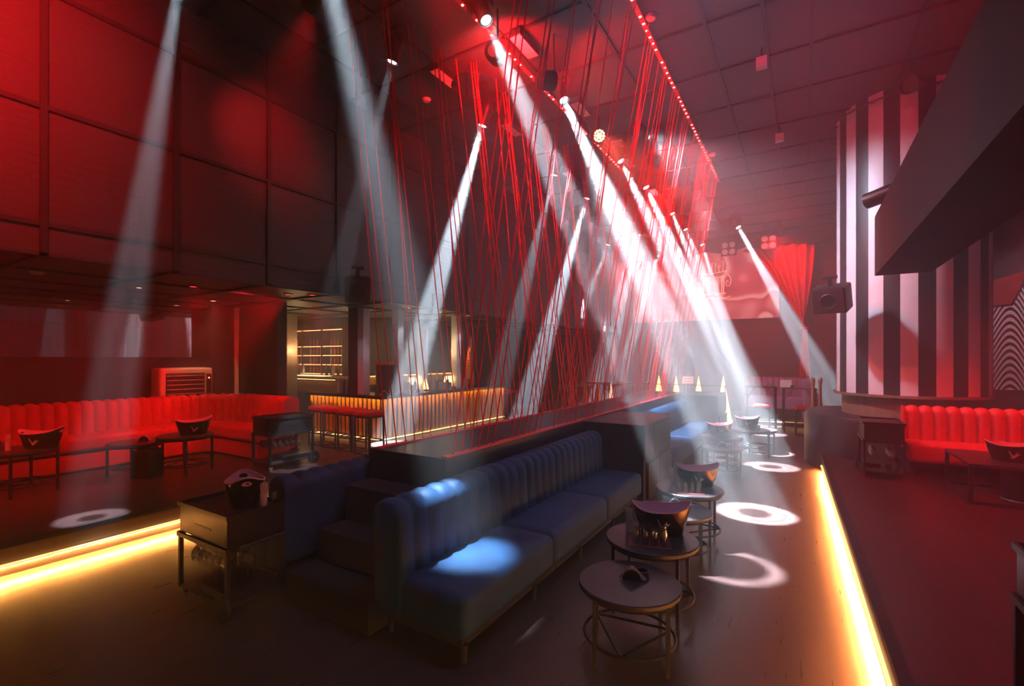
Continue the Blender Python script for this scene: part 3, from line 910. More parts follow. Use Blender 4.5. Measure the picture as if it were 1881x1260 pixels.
b.box(-2.3, .05, -.062, -.046, .8885, .8898); b.box(.046, .062, -.05, 4.6, .8885, .8898)
b.build('top_light_strip', M['led_bartop'], BAR, smooth=False)
b = MB()
b.box(-2.3, .03, -.03, -.012, .030, .050); b.box(.012, .03, -.03, 4.6, .030, .050)
b.build('base_light_strip', M['led_bar'], BAR, smooth=False)

def make_stool(label, H=.76):
    t = empty('bar_stool', label=label, cat='bar stool', group='red bar stools')
    cushion(MB(), -.20, .20, -.19, .19, H - .085, H, .03, .018).build('seat', M['redseat'], t, angle=60)
    MB().box(-.19, .19, -.18, .18, H - .11, H - .085).build('seat_frame', M['steel'], t, smooth=False)
    for sx in (-1, 1):
        for sy in (-1, 1):
            MB().box(sx * .178 - .012, sx * .178 + .012, sy * .168 - .012, sy * .168 + .012, 0, H - .11).build('leg', M['steel'], t, smooth=False)
    for z in (.24, .02):
        f = MB()
        for s_ in (-1, 1):
            f.box(-.17, .17, s_ * .168 - .009, s_ * .168 + .009, z - .009, z + .009)
            f.box(s_ * .178 - .009, s_ * .178 + .009, -.16, .16, z - .009, z + .009)
        f.build('footrest' if z > .1 else 'floor_frame', M['steel'], t, smooth=False)
    return t
stl = make_stool(''); us = []
for (x, y), lb in zip(((-6.58, 5.86), (-7.12, 5.93), (-7.62, 5.98), (-8.10, 6.02)),
        ('red bar stool nearest the corner of the gold bar, rightmost of the row of four', 'red bar stool second from the corner of the gold bar',
         'red bar stool third from the corner of the gold bar', 'red bar stool furthest left, partly behind the drinks trolley')):
    place(stl, us, (x, y, ZP), 0, lb)
place(stl, us, (-7.45, 11.95, ZP), 0, 'red bar stool alone beyond the far end of the gold bar')

# columns and mosaic posts on the bar
tz = ZP + .936
struct(MB().box(-8.47, -8.22, 6.95, 7.2, tz, ZS), 'column_bar', M['blackwood'], smooth=False)
for i, (x, y, z1) in enumerate(((-8.06, 7.02, ZS), (-7.72, 7.69, ZS), (-7.72, 8.50, 2.75), (-7.72, 9.78, ZS))):
    struct(MB().box(x - .09, x + .09, y - .09, y + .09, tz, z1), 'column_mosaic.%03d' % (i + 1), M['mosaic'], smooth=False)

# things on the bar
U['napkins'].append(1)
BZ = tz
put('napkins', (-7.40, 6.98, BZ), .6, 'napkin holder on the corner of the gold bar counter')
put('napkins', (-7.42, 8.0, BZ), 1.2, 'napkin holder on the bar in the foot of the bright beam')
put('napkins', (-7.42, 9.30, BZ), 1.2, 'red-lit napkin holder two thirds along the bar counter')
put('napkins', (-7.42, 10.95, BZ), 1.2, 'napkin holder near the far end of the bar counter')
def bottle_proto(name, m, h, r):
    return MB().lathe([(r, 0), (r, h * .58), (r * .85, h * .66), (r * .34, h * .76), (r * .32, h * .97), (r * .38, h * .975), (r * .38, h), (0, h)], 14).build(name, m)
M['bottle_dark'] = mat('dark_bottle_glass', (.05, .03, .02), .1, 0, .6)
M['bottle_red'] = mat('red_lit_bottle', (.60, .12, .06), .15, 0, .6)
M['bottle_clear'] = mat('pale_bottle', (.55, .48, .44), .15, 0, .6)
bp = [bottle_proto('bottle', M['bottle_dark'], .31, .038), bottle_proto('bottle', M['bottle_red'], .28, .036), bottle_proto('bottle', M['bottle_clear'], .30, .034)]
bu = [[], [], []]
LBL = ('dark', 'reddish', 'pale')
def bottle(k, loc, where, grp):
    o = place(bp[k], bu[k], loc, 0, '%s bottle, %s' % (LBL[k], where), 'bottles ' + grp)
    o['category'] = 'bottle'
    return o
for i, (x, y, k) in enumerate(((-7.75, 7.10, 0), (-7.82, 7.95, 1), (-7.76, 8.08, 2), (-7.66, 8.18, 0), (-7.92, 8.80, 1), (-7.74, 8.92, 2), (-7.82, 9.06, 1), (-7.76, 9.48, 0), (-7.80, 10.02, 2), (-7.86, 10.12, 1), (-7.8, 10.9, 0), (-8.62, 7.1, 0), (-8.8, 7.12, 0), (-9.0, 7.1, 2))):
    bottle(k, (x, y, BZ), ('%s along the long run of the bar counter from its corner' % ORD[i]) if i < 11 else ('%s along the short run of the bar behind the stools' % ORD[i - 11]), 'on the bar counter')
bl = MB().lathe([(.075, 0), (.085, .015), (.10, .09), (.094, .09), (.078, .02), (0, .02)], 20).build('ashtray_bowl', M['steel'], None, (-7.55, 7.2, BZ))
tag(bl, 'dark bowl on the bar counter near its corner', 'bowl')
def lamp(x, y, label):
    t = empty('table_lamp', (x, y, BZ), label=label, cat='lamp')
    MB().lathe([(.06, 0), (.06, .012), (.01, .02), (.01, .17), (0, .17)], 16).build('base', M['black'], t)
    MB().lathe([(.11, .15), (.085, .30), (.080, .30), (.105, .15)], 24).build('lamp_shade', M['shade'], t)
M['shade'] = mat('glowing_lamp_shade', (.9, .7, .4), .6, emit=(1, .60, .22), es=5)
lamp(-7.86, 8.30, 'small lamp with a glowing cream shade behind the bright beam on the bar')
lamp(-7.86, 9.62, 'small lamp with a glowing shade beside the last mosaic post')
def obelisk_lamp(name, x, y, z, h, w, m, label, fr=True):
    t = empty(name, (x, y, z), label=label, cat='lamp' if m is M['flame'] else 'obelisk')
    MB().add([(-w, -w, .03), (w, -w, .03), (w, w, .03), (-w, w, .03), (0, 0, h)], [(0, 1, 4), (1, 2, 4), (2, 3, 4), (3, 0, 4), (3, 2, 1, 0)]).build('shade', m, t, smooth=False)
    MB().box(-w * 1.15, w * 1.15, -w * 1.15, w * 1.15, 0, .03).build('base', M['black'], t, smooth=False)
    return t
obelisk_lamp('flame_lamp', -7.62, 8.50, BZ, .30, .05, M['flame'], 'small glowing pyramid lamp on the bar inside the bright beam')
bxs = MB().box(-.15, .15, -.12, .12, 0, .62, .006, 1).build('beer_tower_box', M['steel'], None, (-7.78, 7.36, BZ), smooth=False)
tag(bxs, 'tall dark cabinet box standing on the bar corner', 'cabinet')
bt = MB().box(-.16, .16, -.13, .13, 0, .07, .004, 1).build('copper_box_lid', M['copper'], None, (-7.78, 7.36, BZ + .621), smooth=False)
tag(bt, 'copper lid on top of the tall dark box at the bar corner', 'lid')
for i, (y, w, h, lb) in enumerate(((9.12, .22, .17, 'small amber box standing on the bar beside the red napkin holder'), (10.06, .24, .22, 'patterned red-lit box standing on the bar left of the tall tower'), (8.72, .20, .36, 'upright menu card standing on the bar by the red bottles'))):
    o = MB().box(-.05, .05, -w / 2, w / 2, 0, h, .005, 1).build('display_box', M['amberbox'] if i == 0 else M['patbox'], None, (-7.62 - .06 * i, y, BZ), smooth=False)
    tag(o, lb, 'box')
def tower(x, y):
    t = empty('ornamental_tower', (x, y, BZ), label='tall slender copper tower ornament with a rounded tip on the bar', cat='ornament')
    MB().box(-.11, .11, -.11, .11, 0, .05, .005, 1).build('base', M['black'], t, smooth=False)
    b = MB(); n = 12
    for i in range(n):
        z0 = .05 + 1.0 * i / n; z1 = .05 + 1.0 * (i + 1) / n; w = .095 - .04 * i / n
        b.box(-w, w, -w, w, z0 + .008, z1 - .008); b.box(-w * .85, w * .85, -w * .85, w * .85, z0 - .001, z0 + .01)
    b.build('body', M['wood_orange'], t, smooth=False)
    MB().lathe([(.06, 1.05), (.062, 1.15), (.055, 1.30), (.035, 1.39), (0, 1.42)], 20).build('tip', M['copper'], t)
tower(-7.68, 10.32)

# ------------------------------------------------------------------ back bar
struct(MB().box(-11.50, -10.98, 7.0, 7.42, ZP, ZS), 'column_stone', M['stone'], smooth=False)
BB = empty('back_bar', (-11.7, 8.45, ZP), label='lit back bar with red-glowing bottle shelves left of the black column', cat='shelving')
MB().box(-1.25, 1.35, .18, .22, .9, 2.78).build('back_panel', M['blackwood'], BB, smooth=False)
for x in (-1.25, -.40, .45, 1.32):
    MB().box(x - .03, x + .03, -.12, .18, .9, 2.78).build('upright', M['blackwood'], BB, smooth=False)
for z in (1.30, 1.55, 1.80, 2.05, 2.50):
    sh = MB().box(-1.22, 1.30, -.10, .18, z - .02, z).build('shelf', M['blackwood'], BB, smooth=False)
    MB().box(-1.20, 1.28, -.105, -.095, z - .035, z - .02).build('shelf_light', M['shelf_led'], sh, smooth=False)
for z in (1.302, 1.552, 1.802, 2.052):
    for i in range(17):
        x = -1.14 + .148 * i
        if min(abs(x - q) for q in (-.40, .45)) < .06: continue
        k = (i * 5 + int(z * 10)) % 3
        o = bottle(1 if k else 2, (-11.7 + x, 8.50, ZP + z), '%s place from the left on the %s back bar shelf' % (ORD[i], ('lowest', 'second', 'third', 'fourth')[int((z - 1.3) / .25 + .1)]), 'on the lit back bar shelves')
        o.scale = (.75, .75, .72)
        
BC = empty('back_counter', (-11.2, 7.86, ZP), label='back counter with a warm-lit front panel and bright top below the bottle shelves', cat='counter')
MB().box(-1.0, 1.55, -.25, .25, 0, 1.16).build('body', M['blackwood'], BC, smooth=False)
MB().box(-1.0, 1.55, -.28, -.255, .86, 1.12).build('lit_front', M['gold'], BC, smooth=False)
MB().box(-1.05, 1.60, -.36, .28, 1.18, 1.23).build('counter_top', M['stone'], BC, smooth=False)
MB().box(-1.0, 1.55, -.34, -.325, 1.165, 1.178).build('light_strip', M['led_bar'], BC, smooth=False)
MB().box(-.55, .70, -.05, .22, 1.231, 1.25).build('lit_panel', M['counter_lit'], BC, smooth=False)
for i in range(9):
    bottle((0, 2, 0)[i % 3], (-12.05 + (.13 * i if i < 5 else .9 + .13 * i), 7.98 - .05 * (i % 2), ZP + 1.252 if i >= 4 else ZP + 1.232), '%s from the left on the back counter below the lit shelves' % ORD[i], 'on the back counter')
# work shelf behind the bar with warm light
WS = empty('work_shelf', (-9.6, 9.9, ZP), label='low warm-lit work shelf along the wall behind the bar', cat='shelf')
MB().box(-.35, .0, -1.6, 2.6, 0, .98).build('body', M['blackwood'], WS, smooth=False)
MB().box(-.38, .03, -1.6, 2.6, .98, 1.02).build('counter_top', M['stone'], WS, smooth=False)
MB().box(-.33, -.30, -1.5, 2.5, 1.20, 1.215).build('light_strip', M['led_bar'], WS, smooth=False)
MB().box(-.38, -.34, -1.6, 2.6, 1.02, 1.23).build('lit_splashback', M['gold'], WS, smooth=False)
for i in range(12):
    bottle((0, 1, 2, 1)[i % 4], (-9.75, 8.3 + .31 * i, ZP + 1.021), '%s from the near end of the work shelf behind the bar' % ORD[i], 'on the work shelf')
# ------------------------------------------------------------------ high tables and stools at the far end
def make_high(label):
    t = empty('high_table', label=label, cat='table', group='high bar tables')
    MB().box(-.40, .40, -.32, .32, 1.17, 1.20, .004, 1).build('tabletop', M['tabletop'], t, smooth=False)
    for sx in (-1, 1):
        for sy in (-1, 1):
            MB().box(sx * .36 - .016, sx * .36 + .016, sy * .28 - .016, sy * .28 + .016, 0, 1.17).build('leg', M['steel'], t, smooth=False)
    for sy in (-1, 1):
        for sx in (-1, 1):
            MB().cyl((sx * .36, sy * .28, .86), (sx * .16, sy * .28, 1.17), .011, n=6).build('brace', M['steel'], t)
    f = MB()
    for s_ in (-1, 1):
        f.box(-.36, .36, s_ * .28 - .01, s_ * .28 + .01, .18, .205); f.box(s_ * .36 - .01, s_ * .36 + .01, -.28, .28, .18, .205)
    f.build('foot_rail', M['steel'], t, smooth=False)
    return t
ht = make_high(''); hu = []
HT = [((-.10, 15.1, 0), .1, 'high bar table beside the copper posts right of the aisle'), ((-1.02, 15.3, 0), .1, 'high bar table half lost in the white beam at the end of the aisle'),
      ((-5.55, 12.7, 0), .15, 'nearest of the high bar tables beyond the gold bar'), ((-4.75, 13.9, 0), .1, 'high bar table behind the copper obelisks, red string screen in front'),
      ((-5.75, 14.6, 0), .1, 'high bar table furthest left beyond the gold bar'), ((-4.75, 15.6, 0), .1, 'long high table before the glowing pyramid lamps')]
for p, r_, lb in HT: place(ht, hu, p, r_, lb)
for p, lb in (((.02, 14.35, 0), 'red stool pulled up to the high table by the copper posts'), ((.56, 14.7, 0), 'second red stool behind the one by the copper posts'), ((-.95, 14.5, 0), 'hazy red stool at the end of the aisle in the white beam'),
              ((-4.15, 13.05, 0), 'red stool between the copper obelisks and the dark cabinet'), ((-3.55, 14.6, 0), 'red stool just behind the divider near the glowing pyramids')):
    o = place(stl, us, p, .1, lb)
M['high_seat'] = M['redseat']
put('napkins', (-.25, 15.0, 1.201), .3, 'napkins on the high table beside the copper posts')
sgn = empty('table_sign', (-.40, 15.05, 1.201), .2, label='small framed card sign on the high table near the copper posts', cat='sign')
MB().box(-.14, .14, -.012, .012, 0, .20).build('card', M['paper_sign'], sgn, smooth=False)
glass_set(-5.5, 12.65, 1.203, .2, 3, 2, 'on the table past the bar', False)
glass_set(-4.7, 13.85, 1.203, .1, 3, 1, 'on the table behind the obelisks', False)
glass_set(-.8, 15.25, 1.203, .1, 3, 1, 'on the table in the beam', False)
for i, (x, y, lb) in enumerate(((-5.22, 11.55, 'copper obelisk, leftmost of the row behind the red strings'), (-5.02, 11.95, 'copper obelisk, second of the row behind the red strings'), (-4.82, 12.35, 'copper obelisk, third of the row next to the red stool'))):
    obelisk_lamp('copper_obelisk', x, y, 0, 1.46, .15, M['wood_orange'], lb)
obelisk_lamp('pyramid_lamp', -4.52, 12.6, 0, 1.40, .14, M['flame_dim'], 'pale glowing pyramid lamp just behind the red stool and copper obelisks')
for x, y, lb in ((-3.95, 15.45, 'glowing golden pyramid lamp, first of four from the red strings'), (-3.42, 15.5, 'glowing golden pyramid lamp, second from the red strings'),
                 (-2.82, 15.9, 'glowing golden pyramid lamp right of the small card sign'), (-2.15, 16.3, 'glowing golden pyramid lamp touching the white beams, furthest right')):
    obelisk_lamp('pyramid_lamp', x, y, 0, 1.45, .22, M['flame'], lb)
sg2 = empty('card_sign', (-3.12, 15.75, 1.08), .0, label='cream card sign with two dark lines between glowing pyramid lamps', cat='sign')
MB().box(-.17, .17, -.012, .012, .12, .34).build('card', M['paper_sign'], sg2, smooth=False)
MB().box(-.015, .015, -.01, .01, -1.08, .12).build('stand', M['steel'], sg2, smooth=False)
wv = MB()
for zz in (.27, .19):
    wv.tube([(-.12 + .012 * i, -.016, zz + .018 * sin(i * 2.1)) for i in range(21)], .006, 6)
wv.build('lettering', M['black'], sg2)
t = empty('shelf_rail', (-3.0, 15.47, 0), label='thin dark shelf rail crossing in front of the glowing pyramid lamps', cat='rail')
MB().box(-1.4, 1.1, -.34, -.30, 1.17, 1.20).build('rail', M['steel'], t, smooth=False)
for x in (-1.35, -.1, 1.05):
    MB().box(x - .015, x + .015, -.335, -.305, 0, 1.17).build('post', M['steel'], t, smooth=False)
# mauve sofa, copper posts, lit steps
t = empty('mauve_sofa', (-.42, 17.0, 0), label='mauve velvet sofa with a high rounded end behind the high tables', cat='sofa')
sweep(MB(), path_points([('l', (-1.2, .3), (.45, .3), (0, -1))], .165 / 8), rr_profile(-.1, .12, .4, 1.40, .09), .165, .03, 0, 0).build('backrest', M['purple'], t, angle=70)
cushion(MB(), -1.2, .42, -.35, .3, .42, .80, .06, .02).build('seat', M['purple'], t, angle=60)
cushion(MB(), .40, .66, -.40, .42, .10, 1.38, .10, .0).build('arm', M['purple'], t, angle=60)
MB().box(-1.15, .42, -.3, .35, 0, .42).build('base', M['black'], t, smooth=False)
for x, y, lb in ((.21, 13.80, 'copper barrier post with a ball top, left of the pair by the podium'), (.36, 13.92, 'copper barrier post with a ball top, right of the pair by the podium')):
    t = empty('barrier_post', (x, y, 0), label=lb, cat='post')
    MB().lathe([(.07, 0), (.07, .02), (.036, .05), (.036, 1.38), (.05, 1.39), (.05, 1.42), (0, 1.42)], 20).build('pole', M['copper'], t)
    MB().lathe([(.0, 1.415)] + [(.055 * sin(a), 1.47 - .055 * cos(a)) for a in [pi * i / 10 for i in range(1, 10)]] + [(0, 1.525)], 16).build('ball', M['copper'], t)
s = MB(); s.box(-1.5, .9, 16.1, 19.9, 0, .15); s.box(-1.5, .9, 17.7, 19.9, .15, .30)
struct(s, 'floor_rear_steps', M['blackwood'], smooth=False)
for i, (y, z) in enumerate(((16.08, .10), (17.68, .25))):
    tag(MB().box(-1.4, .85, y - .012, y, z, z + .03).build('led_strip', M['led_warm'], smooth=False), ('lower' if i == 0 else 'upper') + ' warm light strip on the steps behind the far red stools', 'light strip')

# ------------------------------------------------------------------ stage
sc_ = empty('led_screen', (-3.45, 19.9, 4.75), label='big LED screen showing red silk folds above the far wall', cat='screen')
MB().box(-2.7, 2.7, -.06, .04, -1.25, 1.6).build('panel', M['screen'], sc_, smooth=False)
cr = MB()
def stroke(pts, r=.022): cr.tube([(x * .8 - .15, -.075, z * .8 + .1) for x, z in pts], r * .6, 6)
# pale crest: crown, gothic letter strokes and flourishes
for k in range(7):
    x = .2 + .17 * k
    stroke([(x, .62), (x + .05 * sin(k), .80 + .09 * (k % 2)), (x + .03, .92 + .1 * sin(k * 2.3))])
    stroke([(x + .05 * cos(q), .98 + .05 * sin(q) + .1 * sin(k * 2.3)) for q in [2 * pi * i / 10 for i in range(11)]], .014)
stroke([(.12, .60), (.5, .55), (.9, .57), (1.4, .64)])
for x in (.28, .34, .52, .60, .90, .97, 1.16, 1.24):
    stroke([(x, .36), (x + .015, .0), (x - .01, -.38), (x + .06, -.46)], .028)
for x in (.2, .45, .85, 1.1):
    stroke([(x - .05, .32), (x + .08, .42), (x + .20, .34)], .02)
    stroke([(x - .05, -.40), (x + .10, -.50), (x + .24, -.40)], .02)
stroke([(-.1, -.55), (.3, -.66), (.8, -.62), (1.2, -.70), (1.55, -.58)])
for sx, x0 in ((-1, .05), (1, 1.42)):
    stroke([(x0 + sx * .18 * q / 8 * cos(q), .1 + .22 * q / 8 * sin(q) * 1.6) for q in [i * .5 for i in range(17)]], .016)
cr.build('crest', M['crest'], sc_)
# black scalloped top cloth over the screen
b = MB(); pts = []
n = 60
for i in range(n + 1):
    x = -7.4 + 8.4 * i / n
    pts.append((x, 6.05 - .14 * abs(sin(pi * i / 10.0)) + .16 * ((x + 3.2) / 4.2) ** 2 * .3))
b.plate([(-7.4, 19.15, ZC - .01)] + [(x, 19.15, z) for x, z in pts] + [(1.0, 19.15, ZC - .01)], (0, 1, 0), .05)
tag(b.build('black_pelmet', M['wallplain'], smooth=False), 'black scalloped cloth along the top above the screen', 'pelmet')
def swag(name, xo, xi, xt, zt, label):
    """tied-back curtain: wide at the top, gathered at (xt, zt), tail below"""
    t = empty(name, label=label, cat='curtain')
    def f(u, v):
        x0 = xo + (xi - xo) * u
        k = v ** (1.6 - .9 * u)
        x = x0 + (xt + (u - .5) * .14 * (1 if xi < xo else -1) - x0) * k
        z = 6.02 + (zt - 6.02) * (v - .10 * u * sin(pi * v)) - .55 * u * sin(pi * v) * v
        return (x, 19.40 + .15 * sin(u * 40) * (1 - .5 * v) + .1 * u, z)
    o = MB().grid(f, 150, 26).build('drape', M['curtain'], t, angle=80)
    so = o.modifiers.new('thickness', 'SOLIDIFY'); so.thickness = .012
    def g(u, v):
        w = .10 + .30 * v
        return (xt + (u - .5) * w, 19.45 + .04 * sin(u * 25), zt + .05 - (zt - 1.2) * v)
    o = MB().grid(g, 50, 10).build('tail', M['curtain'], t, angle=80)
    so = o.modifiers.new('thickness', 'SOLIDIFY'); so.thickness = .012
    MB().tube([(xt + .10 * cos(q), 19.45 + .09 * sin(q), zt) for q in [2 * pi * i / 16 for i in range(16)]], .03, 8, True).build('tieback', M['curtain'], t)
swag('stage_curtain', .35, -2.0, .05, 3.05, 'red swagged stage curtain tied back right of the screen')
swag('stage_curtain', -7.3, -5.3, -6.9, 3.05, 'red swagged stage curtain tied back left of the screen behind the strings')
for x, z, lb in ((-1.01, 6.0, 'four-lamp blinder light hanging before the red curtain'), (-2.27, 5.93, 'four-lamp blinder light hanging before the screen')):
    t = empty('blinder_light', (x, 18.5, z), label=lb, cat='stage light')
    MB().box(-.25, .25, 0, .12, -.25, .25, .01, 1).build('case', M['black'], t, smooth=False)
    for sx in (-.12, .12):
        for sz in (-.12, .12):
            MB().cyl((sx, -.004, sz), (sx, .004, sz), .10, n=20).build('lamp', M['blinder'], t)
    MB().cyl((0, .06, .25), (0, .06, ZC - z), .015, n=6).build('hanger', M['steel'], t)

# ------------------------------------------------------------------ ceiling fixtures
def lookrot(d):
    return Vector(d).normalized().to_track_quat('-Z', 'Y').to_matrix().to_4x4()
def moving_head(lens, target, label, m):
    """moving head lamp: base on the ceiling drop, yoke, tilted head whose lens sits at 'lens'"""
    L = Vector(lens); d = (Vector(target) - L).normalized()
    piv = L - d * .22
    t = empty('moving_head', (piv.x, piv.y, piv.z), label=label, cat='stage light', group='moving head lights')
    h = ZC - piv.z
    MB().box(-.15, .15, -.12, .12, h - .20, h - .10, .01, 1).build('base', M['black'], t, smooth=False)
    MB().cyl((0, 0, h - .10), (0, 0, h - .005), .03, n=10).build('clamp', M['steel'], t)
    y = MB()
    for s_ in (-1, 1): y.box(s_ * .15 - .015, s_ * .15 + .015, -.05, .05, -.04, h - .20, .008, 1)
    y.box(-.165, .165, -.05, .05, h - .235, h - .20)
    y.build('yoke', M['black'], t, smooth=False)
    Q = lookrot(d)
    a = MB().lathe([(.05, .16), (.10, .14), (.115, .06), (.10, -.02), (.085, -.10), (.095, -.16), (.095, -.215), (.085, -.22), (.082, -.205), (0, -.205)], 24).rot(Q)
    a.build('head', M['black'], t)
    MB().lathe([(.0, -.206), (.060, -.206), (.060, -.212), (0, -.212)], 24).rot(Q).build('lens', m, t)
    return t
def wash_bar(x, y, lb):
    t = empty('wash_bar', (x, y, 6.36), label=lb, cat='stage light', group='flat ceiling wash bars')
    MB().box(-.09, .09, -.27, .27, .004, .10, .006, 1).build('case', M['black'], t, smooth=False)
    MB().box(-.08, .08, -.26, .26, 0, .004).build('face', M['pale'], t, smooth=False)
    MB().box(-.02, .02, -.02, .02, .10, .135).build('bracket', M['steel'], t, smooth=False)
for i, y in enumerate((5.75, 7.72, 10.4, 12.6, 14.6, 16.8)):
    wash_bar(-4.76, y, 'flat pale wash light on the ceiling, bar-side row, %s from the camera' % ('first', 'second', 'third', 'fourth', 'fifth', 'sixth')[i])
    wash_bar(-3.33, y, 'flat pale wash light on the ceiling, aisle-side row, %s from the camera' % ('first', 'second', 'third', 'fourth', 'fifth', 'sixth')[i])
def dots(x, groups, lb):
    t = empty('ceiling_light_string', (x, 0, ZC), label=lb, cat='light string')
    MB().box(-.03, .03, groups[0] - .1, groups[-1] + 1.2, -.045, -.031).build('strip', M['railred'], t, smooth=False)
    d0 = None
    for g in groups:
        for i in range(6):
            if d0 is None:
                d0 = o = MB().lathe([(.0, -.052), (.018, -.050), (.020, -.045), (0, -.045)], 8).build('light_dot', M['led_red'], t)
            else:
                o = d0.copy(); COL.objects.link(o); set_parent(o, t)
            o.location = (0, g + .155 * i, 0)
dots(-1.81, [3.9 + 1.12 * i for i in range(8)], 'line of red light dots across the ceiling on the aisle side of the strings')
dots(-3.66, [4.3 + 1.12 * i for i in range(6)], 'line of red light dots on the ceiling between the two rows of lamps')
t = empty('ceiling_disc', (-4.5, 6.15, 6.36), label='round mirrored disc hanging flat under the ceiling among the strings', cat='mirror')
MB().lathe([(0, 0), (.36, 0), (.36, .02), (0, .02)], 48).build('mirror', M['mirror'], t)
MB().cyl((0, 0, .02), (0, 0, .11), .02, n=8).build('hanger', M['steel'], t)
for (x, y, z), lb in (((-5.57, 6.23, ZC), 'white smoke detector on the dark ceiling above the gold bar'), ((-1.70, 6.26, ZC), 'pale smoke detector beside the line of red dots, nearer one'),
                      ((-1.70, 11.2, ZC), 'pale smoke detector beside the line of red dots, further one'), ((-8.2, 1.95, ZS), 'smoke detector under the low ceiling above the red banquette')):
    o = MB().lathe([(.075, 0), (.075, -.015), (.055, -.045), (.02, -.05), (0, -.05)], 24).build('smoke_detector', M['detector'], None, (x, y, z - .0))
    tag(o, lb, 'smoke detector')
tr = empty('lighting_track', (-.44, 8.6, 6.42), label='thin lighting track along the dark right part of the ceiling', cat='lighting track')
MB().box(-.018, .018, -2.4, 6.5, 0, .05).build('rail', M['steel'], tr, smooth=False)
for (x, y), lb in (((-.50, 7.6), 'small white-faced spotlight box on the lighting track, nearer one'), ((-.38, 10.36), 'small white-faced spotlight box on the lighting track, further one')):
    t = empty('track_spotlight', (x, y, 6.2), label=lb, cat='spotlight')
    MB().box(-.07, .07, -.06, .06, -.07, .07, .006, 1).build('case', M['white'], t, smooth=False)
    MB().cyl((.0, 0, .07), (.0, 0, .215), .012, n=8).build('stem', M['steel'], t)
pl = MB().cyl((-5.95, 16.5, 3.17), (-5.95, 16.5, ZC), .035, n=10).build('hanging_pole', M['steel'])
tag(pl, 'thin dark pole hanging from the ceiling behind the strings', 'pole')
# par can with amber diodes
t = empty('par_light', (-3.22, 8.32, 6.12), label='round stage lamp full of glowing amber diodes below the ceiling', cat='stage light')
Q = lookrot((.55, -.75, -.38))
MB().lathe([(.07, .20), (.12, .16), (.135, .0), (.135, -.02), (.12, -.02), (.118, -.01), (0, -.01)], 24).rot(Q).build('can', M['black'], t)
b = MB()
for rr, n in ((0, 1), (.045, 6), (.09, 12)):
    for i in range(n):
        a = 2 * pi * i / n
        b.lathe([(0, -.022), (.017, -.02), (.018, -.012), (0, -.012)], 8, (rr * cos(a), rr * sin(a), 0))
b.rot(Q).build('diode', M['par_led'], t)
MB().cyl((0, 0, .13), (0, 0, .375), .018, n=8).build('bracket', M['steel'], t)
# speakers
def speaker(loc, d, size, label):
    w, dp, h = size
    t = empty('speaker', loc, label=label, cat='speaker')
    Q = Vector(d).normalized().to_track_quat('-Y', 'Z').to_matrix().to_4x4()
    MB().box(-w / 2, w / 2, -dp / 2, dp / 2, -h / 2, h / 2, .03, 2).rot(Q).build('cabinet', M['black'], t)
    MB().box(-w / 2 + .03, w / 2 - .03, -dp / 2 - .008, -dp / 2 + .002, -h / 2 + .03, h / 2 - .03).rot(Q).build('grille', M['grille'], t, smooth=False)
    MB().lathe([(.0, 0), (.10, 0), (.12, .012), (.13, 0)], 24).rot(Q @ Matrix.Translation((0, -dp / 2 - .008, 0)) @ Matrix.Rotation(pi / 2, 4, 'X')).build('cone', M['steel'], t)
    MB().box(-.03, .03, -.03, .03, h / 2 - .02, h / 2 + .14).rot(Q).build('bracket', M['steel'], t, smooth=False)
    MB().box(-.10, .10, -.05, .05, h / 2 + .12, h / 2 + .17).rot(Q).build('bracket', M['steel'], t, smooth=False)
    return t
speaker((-6.42, 5.46, 3.17), (.75, -.6, -.25), (.42, .36, .42), 'black loudspeaker on the mezzanine edge above the bar stools')
speaker((.42, 9.75, 3.02), (-.25, -.85, -.30), (.50, .42, .44), 'black loudspeaker hung in front of the left edge of the striped drum')
t = empty('round_spotlight', (1.42, 9.42, 6.22), label='round black spotlight near the top of the striped drum', cat='spotlight')
Q = lookrot((-.5, -.75, -.35))
MB().lathe([(.06, .16), (.12, .12), (.14, 0), (.14, -.10), (.12, -.10), (.11, -.02), (0, -.02)], 24).rot(Q).build('can', M['black'], t)
MB().cyl((0, 0, .13), (0, 0, .27), .02, n=8).build('bracket', M['steel'], t)
o = MB().cyl((-.16, .12, -.03), (.70, -.50, .10), .115, n=28).build('air_duct', M['black'], None, (.98, 8.78, 4.40))
tag(o, 'short round black duct poking out beyond the bulkhead beam', 'duct')
# mural on the right
t = empty('wave_mural', (3.9, 12.98, 2.2), label='black and white wave-striped mural on the right wall behind the sofa', cat='mural')
MB().plate([(-.70, -.02, -.82), (1.3, -.02, -.82), (1.3, -.02, .88), (-.28, -.02, 1.18), (-.42, -.02, .82), (-.70, -.02, .80)], (0, 1, 0), .015).build('waves', M['mural'], t, smooth=False)
MB().plate([(-.70, -.022, .84), (-.45, -.022, .86), (-.30, -.022, 1.22), (-.22, -.022, 1.50), (-.70, -.022, 1.34)], (0, 1, 0), .015).build('red_shape', M['muralred'], t, smooth=False)
MB().plate([(-.18, -.022, 1.5), (1.3, -.022, 1.2), (1.3, -.022, 2.0), (-.05, -.022, 1.95)], (0, 1, 0), .015).build('red_shape', M['muralred'], t, smooth=False)
# ------------------------------------------------------------------ camera
cam = bpy.data.cameras.new('camera')
cam.sensor_width = 36; cam.lens = 870 / 1881 * 36
cam.shift_y = 28 / 1881
co = bpy.data.objects.new('camera', cam)
co.location = (0, 0, 2.0); co.rotation_euler = (pi / 2, 0, R(31.565))
COL.objects.link(co); scene.camera = co
cam.clip_start = .05

